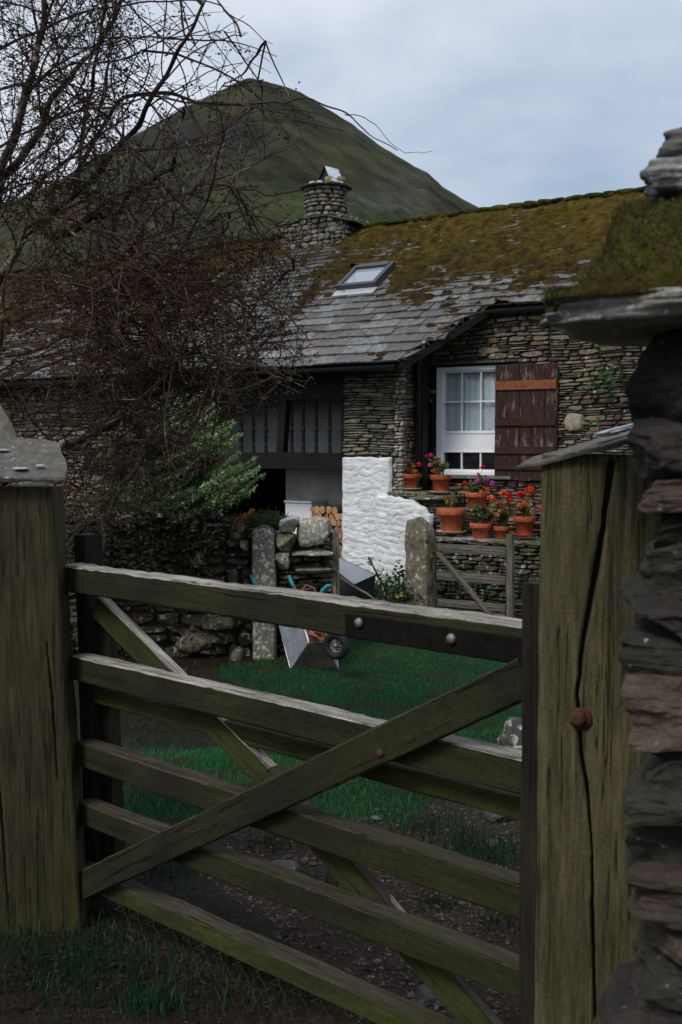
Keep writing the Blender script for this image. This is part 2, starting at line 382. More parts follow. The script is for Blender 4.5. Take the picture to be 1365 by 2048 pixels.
def blades(name,P,H,W,C,mat='grass',lean=.5,seed=0,par=None,curve=.3):
    r=np.random.default_rng(seed);P=np.asarray(P,float);n=len(P);H=np.broadcast_to(H,(n,));W=np.broadcast_to(W,(n,))
    a=r.uniform(0,2*PI,n);b=r.uniform(0,2*PI,n);ln=np.abs(r.normal(0,lean,n))*H
    side=np.stack([np.cos(a),np.sin(a),np.zeros(n)],1)*W[:,None]/2;ld=np.stack([np.cos(b),np.sin(b),np.zeros(n)],1)
    up=np.array([0,0,1.])
    mid=P+up*(H*.55)[:,None]+ld*(ln*curve)[:,None];tip=P+up*(H*np.clip(1-ln/np.maximum(H,1e-6)*.35,.3,1))[:,None]+ld*ln[:,None]
    V=np.stack([P-side,P+side,mid-side*.7,mid+side*.7,tip],1).reshape(-1,3)
    o=np.arange(n)[:,None]*5;Fc=np.concatenate([o+np.array([0,1,3]),o+np.array([0,3,2]),o+np.array([2,3,4])],0)
    return npmesh(name,V,Fc,np.repeat(np.asarray(C),5,0),mat,par)
def leaves(P,S,C,seed=0,flat=.5,asp=.6,nrm=None):
    """small folded leaves: 2 triangles each about a midrib -> arrays"""
    r=np.random.default_rng(seed);P=np.asarray(P,float);n=len(P);S=np.broadcast_to(S,(n,))[:,None]
    d=r.normal(0,1,(n,3));d[:,2]*=flat;d/=np.linalg.norm(d,axis=1,keepdims=True)
    q=r.normal(0,1,(n,3));s=np.cross(d,q);s/=np.linalg.norm(s,axis=1,keepdims=True)
    nn=np.cross(d,s)
    V=np.stack([P,P+d*S*.5+s*S*asp*.5+nn*S*.08,P+d*S,P+d*S*.5-s*S*asp*.5+nn*S*.08],1).reshape(-1,3)
    o=np.arange(n)[:,None]*4;Fc=np.concatenate([o+np.array([0,1,2]),o+np.array([0,2,3])],0)
    return V,Fc,np.repeat(np.asarray(C,float),4,0)
def leafobj(name,P,S,C,mat='leaf',par=None,**k):
    V,Fc,Cc=leaves(P,S,C,**k);return npmesh(name,V,Fc,Cc,mat,par)
def pick(rng,pal,n,var=.3):
    a=np.asarray(pal)[rng.integers(0,len(pal),n)];return a*rng.uniform(1-var,1+var,(n,1))
# ------------------------------------------------------------------ frames of the place
HF=Frame((2,15.5,0),rad(-35))          # cottage: x along the facade, y inward
gL=atZ(150,1128,1.23);gR=atZ(1085,1250,1.23);GA=math.atan2(gR.y-gL.y,gR.x-gL.x)
GF=Frame((gL.x,gL.y,0),GA)             # field gate: x from the latch end to the hinge end, y away
def gz(x,y):
    b=-.45*sstep(4.6,9.0,y)
    return b+.035*fbm(x,y,0,.5,3)+.012*fbm(x,y,3,3,3)-.01
def onground(px,py):
    z=0
    for _ in range(12): p=atZ(px,py,z);z=gz(p.x,p.y)
    return p
# ------------------------------------------------------------------ ground
def axis(a,b,st,far):
    v=list(np.arange(a,b+1e-6,st));d=st
    while v[-1]<far: d*=1.35;v.append(v[-1]+d)
    d=st
    while v[0]>-far: d*=1.35;v.insert(0,v[0]-d)
    return v
xs=axis(-7,7,.07,4000);ys=axis(1.2,14,.07,4000)
LAWN=[([(440,1330),(520,1320),(690,1265),(1060,1290),(1060,1500),(860,1475),(600,1470),(470,1400)],1),
      ([(470,1500),(760,1510),(880,1590),(830,1650),(600,1640),(480,1640),(200,1640),(190,1510),(300,1500)],1)]
def lawnmask(px,py):
    px+=26*n3(px,py,1,.02);py+=16*n3(px,py,5,.03)
    return any(inpoly(px,py,P) for P,_ in LAWN)
GRAV=[(330,1690),(480,1650),(640,1640),(820,1600),(900,1570),(1080,1600),(1100,2048),(700,2048),(560,1880)]
GV=[];GC=[]
for j,y in enumerate(ys):
    for i,x in enumerate(xs):
        near=abs(x)<9 and -1<y<16
        z=gz(x,y) if near else -.45*sstep(4.6,9,y)-.01
        if y>60: z=-.6
        GV.append((x,y,z))
        if near and y>1.2:
            px,py=proj(x,y,z)
            g=n3(x,y,2,.9);soil=(.040,.028,.021)
            if lawnmask(px,py): c=(.008,.040,.013)
            elif inpoly(px+30*n3(px,py,1,.015),py+20*n3(px,py,3,.015),GRAV): c=(.040,.024,.017)
            else: c=(.024,.013,.008) if g<.1 else (.013,.015,.007)
        else: c=(.03,.05,.02)
        GC.append(c)
nx=len(xs);idx=np.arange(len(GV)).reshape(len(ys),nx)
Fq=np.stack([idx[:-1,:-1],idx[:-1,1:],idx[1:,1:],idx[1:,:-1]],-1).reshape(-1,4)
def groundm():
    k=N('ground_soil');a=k.attr();n=k.noise(3,6,.7);n2=k.noise(40,6,.75);v=k.voro(55)
    c=k.mix(.8,a,k.ramp(n,[(.3,.5),(.7,1.5)]),'MULTIPLY');c=k.mix(.9,c,k.ramp(n2,[(.3,.35),(.7,1.7)]),'MULTIPLY')
    c=k.mix(.6,c,k.ramp(v,[(.1,1.5),(.6,.5)]),'MULTIPLY')
    return k.done(c,.9,k.bump(v,.5,.015,k.bump(n2,.9,.02)),.2)
M['ground']=groundm()
tag(npmesh('ground',GV,Fq,np.array(GC),'ground',smooth=True),'damp soil, gravel and turf of the cottage yard falling gently to the house',None,None,'structure')
# ------------------------------------------------------------------ hill
CR=[(-1500,760),(-900,640),(-500,560),(-250,490),(-80,440),(0,410),(80,378),(150,342),(200,312),(250,281),(310,247),(370,214),(430,186),(470,166),(495,154),(528,161),(575,174),(600,183),(640,208),(700,244),(760,290),(830,332),(860,348),(885,372),(930,400),(970,420),(1050,462),(1200,540),(1400,640),(1800,740),(2600,800)]
pxs=list(np.arange(-1400,-200,60))+list(np.arange(-200,1300,7))+list(np.arange(1300,2600,60))
S=list(np.linspace(0,1,110))+[1.02,1.06,1.12,1.2,1.35,1.6]
HV=[];HC=[]
for s in S:
    for px in pxs:
        D0,D1=260.,1150.
        cr=interp(px,CR)+1.5*n3(px,0,0,.05)+1.2*n3(px,4,0,.15)
        r=ray(px,cr);az=r.x/r.y;D=D0+(D1-D0)*s
        zc=EYE+r.z/r.y*D1
        x,y=az*D,D
        if s<=1: z=-2+(zc+2)*(s**1.25)
        else: z=zc*(1-(s-1)*1.2)
        k=min(1,s*2.2)*min(1,abs(1-s)*2.2)
        rg=1-abs(fbm(x*1.,y*.35,0,.0075,4))*2.2
        z+=k*(20*(rg-.5)+14*fbm(x,y,5,.02,4)+5*fbm(x,y,9,.09,3))
        HV.append((x,y,z));qx,qy=proj(x,y,z)
        c=np.array((.036,.040,.019));n=fbm(x,y,1,.012,4)
        c=c*np.array((1.1,1.1,1.1))*(1.0+1.3*n)*(1-.45*sstep(.15,.5,1-abs(fbm(x,y*.35,0,.0075,4))*2.2-.45)*sstep(0,.3,fbm(x,y,4,.03,3)+.1))+np.array((.012,.006,.0))*max(0,fbm(x,y,7,.006,3))*3
        def blob(cx,cy,rx,ry,sh=.35): return max(0,1-(((qx-cx)/rx)**2+((qy-cy)/ry)**2)**.5+sh*fbm(qx,qy,2,.03,3)*2)
        heath=min(1,blob(400,275,150,55)*2.2+blob(310,400,130,60)*1.3+blob(500,240,60,30))
        crag=min(1,blob(775,400,110,45)*2.+blob(690,260,60,16)+blob(840,350,60,22)*2)
        c=c*(1-heath*.85)+np.array((.022,.018,.018))*heath*.85
        cn=.5+.5*fbm(x,y,3,.12,3)*2
        c=c*(1-crag*.5)+np.array((.055,.055,.048))*crag*.9*max(.05,cn)*1.3
        gr=blob(640,420,220,60)
        c=c+np.array((.004,.014,.0))*min(1,gr*1.5)
        HC.append(np.clip(c,.004,1))
idx=np.arange(len(HV)).reshape(len(S),len(pxs))
Fq=np.stack([idx[:-1,:-1],idx[:-1,1:],idx[1:,1:],idx[1:,:-1]],-1).reshape(-1,4)
def hillm():
    k=N('hill_turf');a=k.attr();n=k.noise(.03,8,.7);n2=k.noise(.12,8,.75,k.vec((1,1,2.5)))
    c=k.mix(.8,a,k.ramp(n,[(.3,.55),(.7,1.45)]),'MULTIPLY');c=k.mix(.8,c,k.ramp(n2,[(.3,.5),(.7,1.5)]),'MULTIPLY')
    return k.done(c,.95,k.bump(n2,.7,6),.1)
M['hill']=hillm()
tag(npmesh('hill',HV,Fq,np.array(HC),'hill',smooth=True),'steep grassy fell rising to a peak behind the cottage',None,None,'structure')
# ------------------------------------------------------------------ cottage
cot=thing('cottage','long low slate-stone cottage with mossy slate roof, open gallery and white sash window','cottage',(2,15.5,0),rad(-35))
RP=(3.47,.692);ro=lambda v:RP[0]+RP[1]*v
H=lambda px,py,v:HF.loc(px,py,v)
VW,VP=.12,-.55                        # main wall and gallery wall planes
uC=H(808,900,VP).x;uG=H(687,905,VP).x
wx0=H(873,840,VW).x;wx1=wx0+1.16;wz1=H(930,733,VW).z;wz0=H(930,950,VW).z
rng=random.Random(4)
mb=MB();bk=(.028,.025,.022)
T=.5
for a,b in (((-14,VW+.02,-.6),(uC-.0,VW+T,3.4)),((uC,VW+.02,-.6),(wx0,VW+T,3.4)),((wx0,VW+.02,-.6),(wx1,VW+T,wz0)),((wx0,VW+.02,wz1+.0),(wx1,VW+T,3.4)),((wx1,VW+.02,-.6),(5.2,VW+T,3.4))):
    if a[0]<-13: continue
    mb.box(a,b,bk)
def holeW(u,z): return wx0-.05<u<wx1+.03 and wz0-.06<z<wz1+.1
stones(mb,uC+.02,3.4,-.5,3.38,(.028,.085),(.08,.34),.045,rng,hole=holeW,fm=lambda u,d,z:(u,VW-d,z),seed=2,big=.05,mul=.8)
mb.obj('front_wall','stone',cot)
# lintel slate above the window, rounded boulder in the wall
mb=MB();mb.box((wx0-.12,VW-.075,wz1+.035),(wx1+.1,VW+.03,wz1+.065),(.06,.057,.055));mb.obj('lintel','stone',cot);mb=MB();rock(mb,H(1150,845,VW),(.13,.09,.12),4,3,.12,.35,(.26,.23,.17));
mb.obj('wall_boulder','stone',cot)
# end gable, rear wall
mb=MB();mb.box((4.7,VW+.52,-.6),(5.2,5.1,3.4),bk);mb.box((-14,5.1,-.6),(5.2,5.5,3.4),bk);mb.box((-14,-.5,-.6),(-13.6,5.1,3.4),bk)
stones(mb,.0,5.,-.5,3.4,(.05,.12),(.15,.4),.05,rng,fm=lambda u,d,z:(5.2+d,u+.12,z),seed=5)
mb.obj('gable_wall','stone',cot)
# gallery pier: slate rubble above, limewash below
mb=MB()
zt=2.76;zwh=H(730,911,VP).z
mb.box((uG+.01,VP+.03,-.6),(uC-.02,VP+.35,zt),bk);mb.box((uC-.3,VP+.36,-.6),(uC-.02,VW+.0,3.1),bk)
stones(mb,uG,uC-.13,zwh,zt,(.03,.075),(.16,.5),.05,rng,fm=lambda u,d,z:(u,VP-d,z),seed=9,pal=[(.20,.18,.12),(.17,.155,.11),(.23,.20,.13),(.14,.13,.10)])
stones(mb,uC-.15,uC,zwh-.5,zt,(.04,.09),(.07,.16),.04,rng,fm=lambda u,d,z:(u,VP-d,z),seed=10,pal=[(.42,.39,.34),(.30,.26,.21),(.22,.19,.14),(.36,.33,.29)])
stones(mb,0,VW-VP,-.5,3.0,(.04,.11),(.1,.3),.03,rng,fm=lambda u,d,z:(uC-.02+d,VP+u,z),seed=11,pal=[(.20,.12,.075),(.14,.11,.08),(.19,.15,.11),(.10,.09,.08)])
mb.obj('gallery_pier','stone',cot)
def limewall(name,u0,u1,z0,zf,vf,seed,thick=.09):
    mb=MB();nu=int((u1-u0)/.014);hmax=max(zf(lerp(u0,u1,i/nu)) for i in range(nu+1));nz=int((hmax-z0)/.014)
    vs=[]
    for j in range(nz+1):
        for i in range(nu+1):
            u=lerp(u0,u1,i/nu);z=lerp(z0,zf(u),j/nz)
            w1=u*2.6+.35*n3(u,z,seed,3);w2=z*11+1.5*n3(u,z,seed+3,1.8)+.6*n3(u,z,9,6)
            cell=math.floor(w2);fr=w2-cell;off=n3(cell*3.3,seed,1.7);uu=w1+off*3;cf=uu-math.floor(uu)
            edge=min(fr,1-fr)*1.6;edge=min(edge,min(cf,1-cf)*4)
            d=.017*min(1,edge*5)**.6*(.5+1.3*abs(n3(math.floor(uu)*2.1,cell*1.3,seed)))+.014*fbm(u,z*1.8,seed,9,4)+.03*n3(u,z,2,1.5)
            e=min(i,nu-i)/4;e2=min(nz-j,6)/6
            d*=min(1,e)
            if i in (0,nu) or j==nz: d=-thick
            vs.append((u+.018*n3(z,seed,1,7)*(1 if i in(0,1,nu,nu-1) else 0),vf-d-.01,z))
    m=nu+1;fs=[(j*m+i,j*m+i+1,(j+1)*m+i+1,(j+1)*m+i) for j in range(nz) for i in range(nu)]
    mb.add(vs,fs,(.8,.8,.8));return mb.obj(name,'lime',cot,smooth=True)
uA=H(783,950,VP).x
zl=H(783,992,VP).z
limewall('limewashed_wall',uG,uA,-.6,lambda u:zwh-.02+.02*n3(u,1,1,6),VP-.03,3)
uB0=H(752,1050,VP-.1).x;uB1=H(862,1050,VP-.1).x;zb0=H(760,992,VP-.1).z;zb1=H(850,1018,VP-.1).z
limewall('limewashed_buttress',uB0,uB1,-.6,lambda u:(lambda t:zb0-.03*sstep(.40,.56,t)-.10*sstep(.66,.84,t)-.09*sstep(.86,.96,t)+.025*n3(u,3,3,9))((u-uB0)/(uB1-uB0))+.014*n3(u,1,2,14),VP-.12,6,.1)
# gallery void: plaster back walls, floor beam, rail, post, balusters
uL=-4.75
zb=H(600,905,VP).z;zb2=H(600,938,VP).z
mb=MB();mb.box((-13.5,.75,1.45),(uG,.85,ro(.7)-.1),(.5,.5,.5));mb.obj('gallery_back_wall','plaster',cot)
mb=MB();x0=H(572,980,.3).x;mb.box((x0,.3,-.6),(uG+.0,.42,1.36),(.5,.5,.5));mb.obj('lower_back_wall','plaster_pale',cot)
mb=MB();mb.box((-13.5,VP+.06,zb2+.02),(uG,2.4,zb2+.09));mb.box((-13.5,2.4,-.6),(uG,2.5,3.2));mb.box((uG-.0,.45,-.6),(uG+.06,2.4,3.2));mb.obj('gallery_floor','blackwood',cot)
plank('beam',cot,(-7.2,VP-.02,(zb+zb2)/2),(uG+.01,VP-.02,(zb+zb2)/2+.0),zb-zb2,.14,('blackwood','blackwood'),seed=3)
zrl=H(600,800,VP).z
plank('gallery_rail',cot,(-7.2,VP,zrl+.03),(uG+.08,VP,zrl+.03),.07,.08,('blackwood','blackwood'),seed=4)
mb=MB();mb.box((-7.2,VP+.01,zrl+.07),(uG,VP+.06,2.66),(.1,.1,.1));mb.obj('gallery_boarding','blackwood',cot)
plank('gallery_post',cot,(H(565,900,VP).x,VP-.01,zb),(H(572,800,VP).x,VP-.01,zrl),.13,.12,('blackwood','blackwood'),seed=5)
hb=zrl-zb
def balm():
    mb=MB();pr=[(.030,0),(.030,.05),(.02,.07),(.033,.10),(.018,.14),(.026,.22),(.028,.30),(.018,.37),(.036,.40),(.036,.43),(.018,.46),(.027,.52),(.022,.66),(.016,.72),(.032,.76),(.018,.80),(.024,.9),(.024,1)]
    mb.lathe([(r,z*hb) for r,z in pr],12,col=(.02,.02,.02));return mb
b0=None
for px in (686,660,633,607,584,532,507,483,460,437):
    u=H(px,880,VP).x
    if b0 is None: b0=balm().obj('baluster','blackwood',cot,(u,VP,zb),smooth=True);o=b0
    else: o=b0.copy();COL.objects.link(o);o.parent=cot;o.location=(u,VP,zb)
# ceiling boards/whitewashed wall end seen left of the gallery
mb=MB();a=H(325,800,VP-.05);b=H(368,800,VP-.05)
limewall('whitewashed_pier',a.x,b.x,-.6,lambda u:H(345,782,VP).z,VP-.03,12)
mb.box((-14,VP+.06,-.6),(uL-.9,VP+.3,2.7),bk);stones(mb,-12,a.x,-.4,2.6,(.05,.12),(.15,.4),.05,rng,fm=lambda u,d,z:(u,VP+.04-d,z),seed=15);mb.obj('west_wall','stone',cot)
# timber post beside the window, downpipe
mb=MB();p=H(826,800,VP-.0);mb.box((uC+.02,VP+.25,-.3),(uC+.15,VP+.40,2.95),(.1,.1,.1),ch=.01);mb.obj('timber_post','blackwood',cot)
mb=MB();q=H(838,735,-.35);mb.tube([(q.x,-.35,.9),(q.x,-.35,2.75),(q.x-.02,-.45,2.85),(q.x-.05,-.75,2.92)],.032,10);mb.lathe([(.05,2.68),(.065,2.78),(.065,2.84),(.04,2.84)],12,(q.x,-.35,0));mb.obj('downpipe','black',cot,smooth=True)
mb=MB();mb.box((wx0-.11,VW-.02,.9),(wx0-.035,VW+.06,wz1+.03),(.1,.1,.1),ch=.006);mb.obj('window_jamb_timber','blackwood',cot)
# sash window
win=MB();fw=.07
P=lambda px,py:H(px,py,VW)
xa=H(888,800,VW).x;bar1=H(922,800,VW).x;bar2=H(960,800,VW).x;pw=bar2-bar1;xe=bar2+pw
zu1=H(930,741,VW).z;zum=H(930,803,VW).z;zul=H(930,863,VW).z;zm=H(930,905,VW).z;zd=H(930,940,VW).z
win.box((wx0,VW+.0,wz0),(xa-.012,VW+.10,wz1),ch=.004);win.box((xe+.0,VW+.0,wz0),(xe+.09,VW+.10,wz1),ch=.004)
win.box((xa-.011,VW+.002,zu1+.0),(xe-.001,VW+.10,wz1),ch=.004);win.box((xa-.011,VW-.02,wz0),(xe-.001,VW+.10,zd-.02),ch=.004)
wo=win.obj('window_frame','white',cot)
mb=MB();mb.box((xa-.01,VW+.033,zm),(xe,VW+.075,zul-.0),ch=.004);mb.box((xa-.01,VW+.022,zul-.03),(xe,VW+.034,zul+.01),ch=.004);mb.box((xa-.01,VW+.022,zm+.0),(xe,VW+.034,zm+.02),ch=.003)
mb.obj('meeting_rail','white',wo);mb=MB();mb.box((xa-.01,VW+.03,zd-.019),(xe,VW+.07,zd+.01));mb.obj('sash_rail','white',wo);mb=MB();
mb.box((xa-.01,VW+.03,zu1-.025),(xe,VW+.07,zu1-.001));mb.obj('sash_rail','white',wo)
for x in (bar1,bar2):
    mb=MB();mb.box((x-.010,VW+.032,zul+.012),(x+.010,VW+.06,zu1-.026));mb.obj('glazing_bar','white',wo)
    mb=MB();mb.box((x-.010,VW+.032,zd+.012),(x+.010,VW+.06,zm-.001));mb.obj('glazing_bar','white',wo)
mb=MB();mb.box((xa,VW+.030,zum-.010),(xe,VW+.062,zum+.010));mb.obj('glazing_bar','white',wo)
mb=MB();mb.box((xa-.01,VW+.064,zd+.01),(xe,VW+.068,zm));mb.obj('pane','glass_dark',wo)
k=N('window_glass');k.b.inputs['Transmission Weight'].default_value=1;k.b.inputs['IOR'].default_value=1.45;M['glass']=k.done((.9,.95,.95),.03,None,.6)
mb=MB();mb.box((xa-.01,VW+.078,zul+.0),(xe,VW+.080,zu1));mb.obj('pane','glass',wo)
M['blind']=plain('drawn_blind',(.74,.80,.82),.8,0,.15,4)
mb=MB()
nb=60;vs=[];
for i in range(nb+1):
    x=lerp(xa-.02,xe+.02,i/nb)
    for z in (zul-.02,zu1+.02): vs.append((x,VW+.11+.008*math.sin(i*.9)+.006*n3(i,1,1,.3),z))
mb.add(vs,[(2*i,2*i+2,2*i+3,2*i+1) for i in range(nb)],(.5,.5,.5));mb.obj('window_blind','blind',wo,smooth=True)
mb=MB();mb.box((xa-.05,VW+.40,wz0),(xe+.05,VW+.42,wz1),(.02,.02,.02));mb.obj('window_interior','glass_dark',wo)
mb=MB();mb.box((wx0-.09,VW-.11,wz0-.05),(wx1+.05,VW+.1,wz0-.004),(.13,.125,.115),ch=.008);mb.obj('window_sill','stone',wo)
# shutter
sh0=H(990,800,VW-.1);sx0=H(990,840,VW-.1).x;sx1=H(1115,840,VW-.1).x;sz1=H(1050,727,VW-.1).z;sz0=H(1050,962,VW-.1).z
nbd=5;shs=[]
mb=MB()
for i in range(nbd):
    a=lerp(sx0,sx1,i/nbd);b=lerp(sx0,sx1,(i+1)/nbd)-.005
    mb.box((a,VW-.095,sz0+rng.uniform(-.01,.012)),(b,VW-.068-.004*(i%2),sz1+rng.uniform(-.008,.008)),ch=.004)
sh=mb.obj('shutter','shut',cot,label=None) if False else mb.obj('shutter','shut',cot)
for py0,py1,mt in ((761,779,'batten'),(834,852,'battend'),(927,940,'battend'),(893,908,'battend')):
    z1=H(1050,py0,VW-.12).z;z0=H(1050,py1,VW-.12).z
    mb=MB();mb.box((sx0+.01,VW-.122,z0),(sx1-.015,VW-.0975,z1),ch=.004);o=mb.obj('batten',mt,sh)
    if mt=='batten': o['label']='orange worn top batten of the shutter'
    mb=MB()
    mb.lathe([(.006,0),(.005,-.004),(0,-.006)],6,axis='y');nl=None
    for q in range(nbd):
        for e in (.25,.75):
            if nl is None: nl=mb.obj('nail','black',sh);ob=nl
            else: ob=nl.copy();COL.objects.link(ob)
            ob.location=(lerp(sx0,sx1,(q+e)/nbd),VW-.1225,(z0+z1)/2)
# roof deck, slates, moss
uE0,uE1=-14.2,5.6;VR=2.6
def vlow(u):                     # eaves line: low over the gallery, swept up to the main wall
    return -1.1 if u<-.64 else (lerp(-1.1,0,(u+.64)/.625) if u<-.015 else -.0)
mb=MB();off=-.045
prof=[(uE0,-1.1),(-.66,-1.1),(-.04,-.0),(uE1,.0)]
vs=[];
for k,(u,v) in enumerate(prof): vs+=[(u,v+.03,ro(v)+off+.01),(u,v+.03,ro(v)+off-.05)]
for k,(u,v) in enumerate(prof): vs+=[(u,VR,ro(VR)+off),(u,VR,ro(VR)+off-.06)]
fs=[]
for k in range(3): fs+=[(2*k,2*k+2,10+2*k,8+2*k),(2*k+1,9+2*k,11+2*k,2*k+3),(2*k,2*k+1,2*k+3,2*k+2)]
mb.add(vs,fs,(.03,.03,.03))
mb.add([(uE0,VR,ro(VR)-.04),(uE1,VR,ro(VR)-.04),(uE1,5.9,ro(-.7)),(uE0,5.9,ro(-.7))],[(0,1,2,3)],(.1,.1,.1))
mb.add([(uE1-.05,VR,ro(VR)-.06),(uE1-.05,0,ro(0)-.06),(uE1-.05,5.6,3.3)],[(0,1,2)],(.1,.1,.1))
mb.obj('roof_deck','blackwood',cot)
mb=MB();ca=math.cos(math.atan(RP[1]));sa=math.sin(math.atan(RP[1]));Lr=(VR+1.1)/ca
def rpt(u,w,h): # w up the slope from the low eaves, h above the plane
    v=-1.1+w*ca;return (u,v-h*sa,RP[0]+RP[1]*v+h*ca)
SP=[(.065,.064,.063),(.09,.089,.088),(.135,.135,.134),(.08,.070,.062),(.11,.094,.078),(.055,.054,.052),(.155,.154,.15),(.095,.082,.066)]
w=-.03;ci=0;WS=[]
while w<Lr-.03:
    WS.append(w);ex=lerp(.245,.125,min(1,w/Lr*1.15));u=uE0-rng.uniform(0,.3)
    while u<uE1:
        ww=rng.uniform(.16,.44)*lerp(1.1,.7,w/Lr);uc=u+ww/2;vm=-1.1+w*ca
        if vm>=vlow(uc)-.10:
            g=.003;t=rng.uniform(.010,.02);lift=rng.uniform(.012,.024);ov=.05
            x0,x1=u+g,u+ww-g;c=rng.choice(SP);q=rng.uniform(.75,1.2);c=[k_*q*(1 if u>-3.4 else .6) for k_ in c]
            ja,jb=rng.uniform(-.012,.012),rng.uniform(-.012,.012)
            wl0,wl1=w+ja,w+jb
            vl0,vl1=vlow(x0),vlow(x1)
            wl0=max(wl0,(vl0+1.1)/ca-.05);wl1=max(wl1,(vl1+1.1)/ca-.05)
            r=rng.uniform(-.006,.006)
            vs=[rpt(x0,wl0,lift+t+r),rpt(x1,wl1,lift+t-r),rpt(x1,w+ex+ov,t*.6),rpt(x0,w+ex+ov,t*.6),rpt(x0,wl0,lift-.006),rpt(x1,wl1,lift-.006),rpt(x1,w+ex+ov,-.01),rpt(x0,w+ex+ov,-.01)]
            mb.add(vs,[(0,1,2,3),(0,4,5,1),(1,5,6,2),(3,7,4,0),(4,7,6,5)],c)
        u+=ww
    w+=ex
roof=mb.obj('roof','slate',cot)
import bisect
def course(w):
    i=bisect.bisect_right(WS,w)-1
    if i<0: return 0
    a=WS[i];b=WS[i+1] if i+1<len(WS) else a+.13
    return (w-a)/(b-a)
def clear(px,py):
    return (clear1(px,py)+clear1(px+50,py+16)+clear1(px-46,py-20)+clear1(px+20,py-30)+clear1(px-25,py+30))/5
def clear1(px,py):
    px+=44*n3(px,py,1,.03);py+=14*n3(px,py,6,.03)
    Z=[([(500,745),(560,700),(640,600),(700,590),(760,600),(790,655),(830,700),(840,735),(700,760)],1.),
       ([(570,500),(600,480),(700,465),(745,482),(700,500),(640,545),(610,590),(560,650),(500,720),(430,760),(380,760),(430,650),(520,540)],.8),
       ([(800,640),(900,560),(1130,560),(1130,640),(960,640),(860,730),(800,700)],.42),
       ([(900,545),(1000,560),(980,600),(900,600)],.15),
       ([(-100,600),(300,600),(430,640),(400,760),(-100,770)],.15),
       ([(690,590),(820,600),(880,640),(820,700),(770,650)],.35)]
    return sum(a for P_,a in Z if inpoly(px,py,P_))
U=np.arange(-13.6,4.6,.034);W=np.arange(-.02,Lr,.030);MV=[];MC=[];KP=[]
for j,wv in enumerate(W):
    for i,u in enumerate(U):
        p=HF.world(rpt(u,wv,0));px,py=proj(*p)
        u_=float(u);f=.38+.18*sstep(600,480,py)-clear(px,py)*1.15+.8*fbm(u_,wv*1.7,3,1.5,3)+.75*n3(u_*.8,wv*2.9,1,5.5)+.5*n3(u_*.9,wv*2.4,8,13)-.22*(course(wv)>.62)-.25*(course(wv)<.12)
        f+=.15*(wv/Lr)
        if px>1180: f+=.3
        if 690<px<825 and -1.12<-1.1+wv*ca<-.93: f=.25+.9*n3(u_,2,2,5)-abs(px-760)/90
        h=max(-.03,min(.05,f*.11-.012))+(.022*n3(u_,wv*2.4,8,13) +.016*n3(u_,wv*1.5,8,34))*(1 if f>0 else 0)
        if -1.1+wv*ca<vlow(u)-.02: h=-.06
        if 706<px+0 and inpoly(px,py,[(684,592),(706,538),(790,532),(772,592)]): h=-.05
        cw=course(wv);h+=(.010*math.cos(cw*2*PI)-.004) if f<1.2 else 0
        MV.append(rpt(u_,wv,h+.022));KP.append(-1.1+wv*ca>=vlow(u)-.03 and h>-.045)
        g=.5+.9*fbm(u_,wv,6,.9,3);g2=.5+.8*n3(u_,wv,4,7)
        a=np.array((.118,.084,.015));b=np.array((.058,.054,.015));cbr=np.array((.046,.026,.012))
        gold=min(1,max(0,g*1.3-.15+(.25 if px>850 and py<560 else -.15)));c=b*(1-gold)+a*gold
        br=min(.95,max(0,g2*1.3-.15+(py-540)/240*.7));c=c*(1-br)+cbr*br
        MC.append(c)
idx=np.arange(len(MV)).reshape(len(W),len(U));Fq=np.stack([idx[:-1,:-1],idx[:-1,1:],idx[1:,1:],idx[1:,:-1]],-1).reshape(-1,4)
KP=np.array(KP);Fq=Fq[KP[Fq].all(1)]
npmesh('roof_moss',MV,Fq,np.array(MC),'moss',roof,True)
# moss-grown ridge
mb=MB();u=-13.9
while u<5.4:
    if u>-4.5 and len(mb.v) and u<-4.0: mb.obj('roof_ridge','moss',roof,smooth=True);mb=MB()
    ln=rng.uniform(.16,.34)
    if not (-4.95<u<-4.1): rock(mb,(u+ln/2,VR+rng.uniform(-.02,.02),ro(VR)+.045),(ln*.56,.13,.052),int(u*31),2,.22,.4,rng.choice([(.05,.06,.015),(.065,.07,.014),(.04,.045,.018),(.08,.07,.015)]),tilt=rng.uniform(-.05,.05))
    u+=ln
mb.obj('roof_ridge','moss',roof,smooth=True)
# eaves gutter
def gutter(name,pts):
    mb=MB();r=.055;n=8;P_=[Vector(p) for p in pts];vs=[]
    for i,p in enumerate(P_):
        d=(P_[min(i+1,len(P_)-1)]-P_[max(i-1,0)]).normalized();a=d.cross(Vector((0,0,1))).normalized()
        for s_ in (r,r-.006):
            for k_ in range(n+1):
                t=PI*k_/n;vs.append(p+a*math.cos(t)*s_+Vector((0,0,-math.sin(t)*s_)))
    m=2*(n+1);fs=[]
    for i in range(len(P_)-1):
        for k_ in range(m-1):
            fs.append((i*m+k_,i*m+k_+1,(i+1)*m+k_+1,(i+1)*m+k_))
    mb.add(vs,fs,(.02,.02,.02));return mb.obj(name,'black',cot,smooth=True)
gutter('gutter',[(-.02,-.06,3.40),(1.5,-.06,3.405),(3.2,-.06,3.41),(5.5,-.06,3.42)])
gutter('gutter',[(-13,-1.17,2.625),(-8,-1.17,2.64),(-4,-1.17,2.645),(-.75,-1.17,2.65)])
plank('verge_board',cot,(-.70,-1.12,2.625),(-.03,-.02,3.385),.10,.03,('blackwood','greywood'),(.87,-.5,0),seed=8)
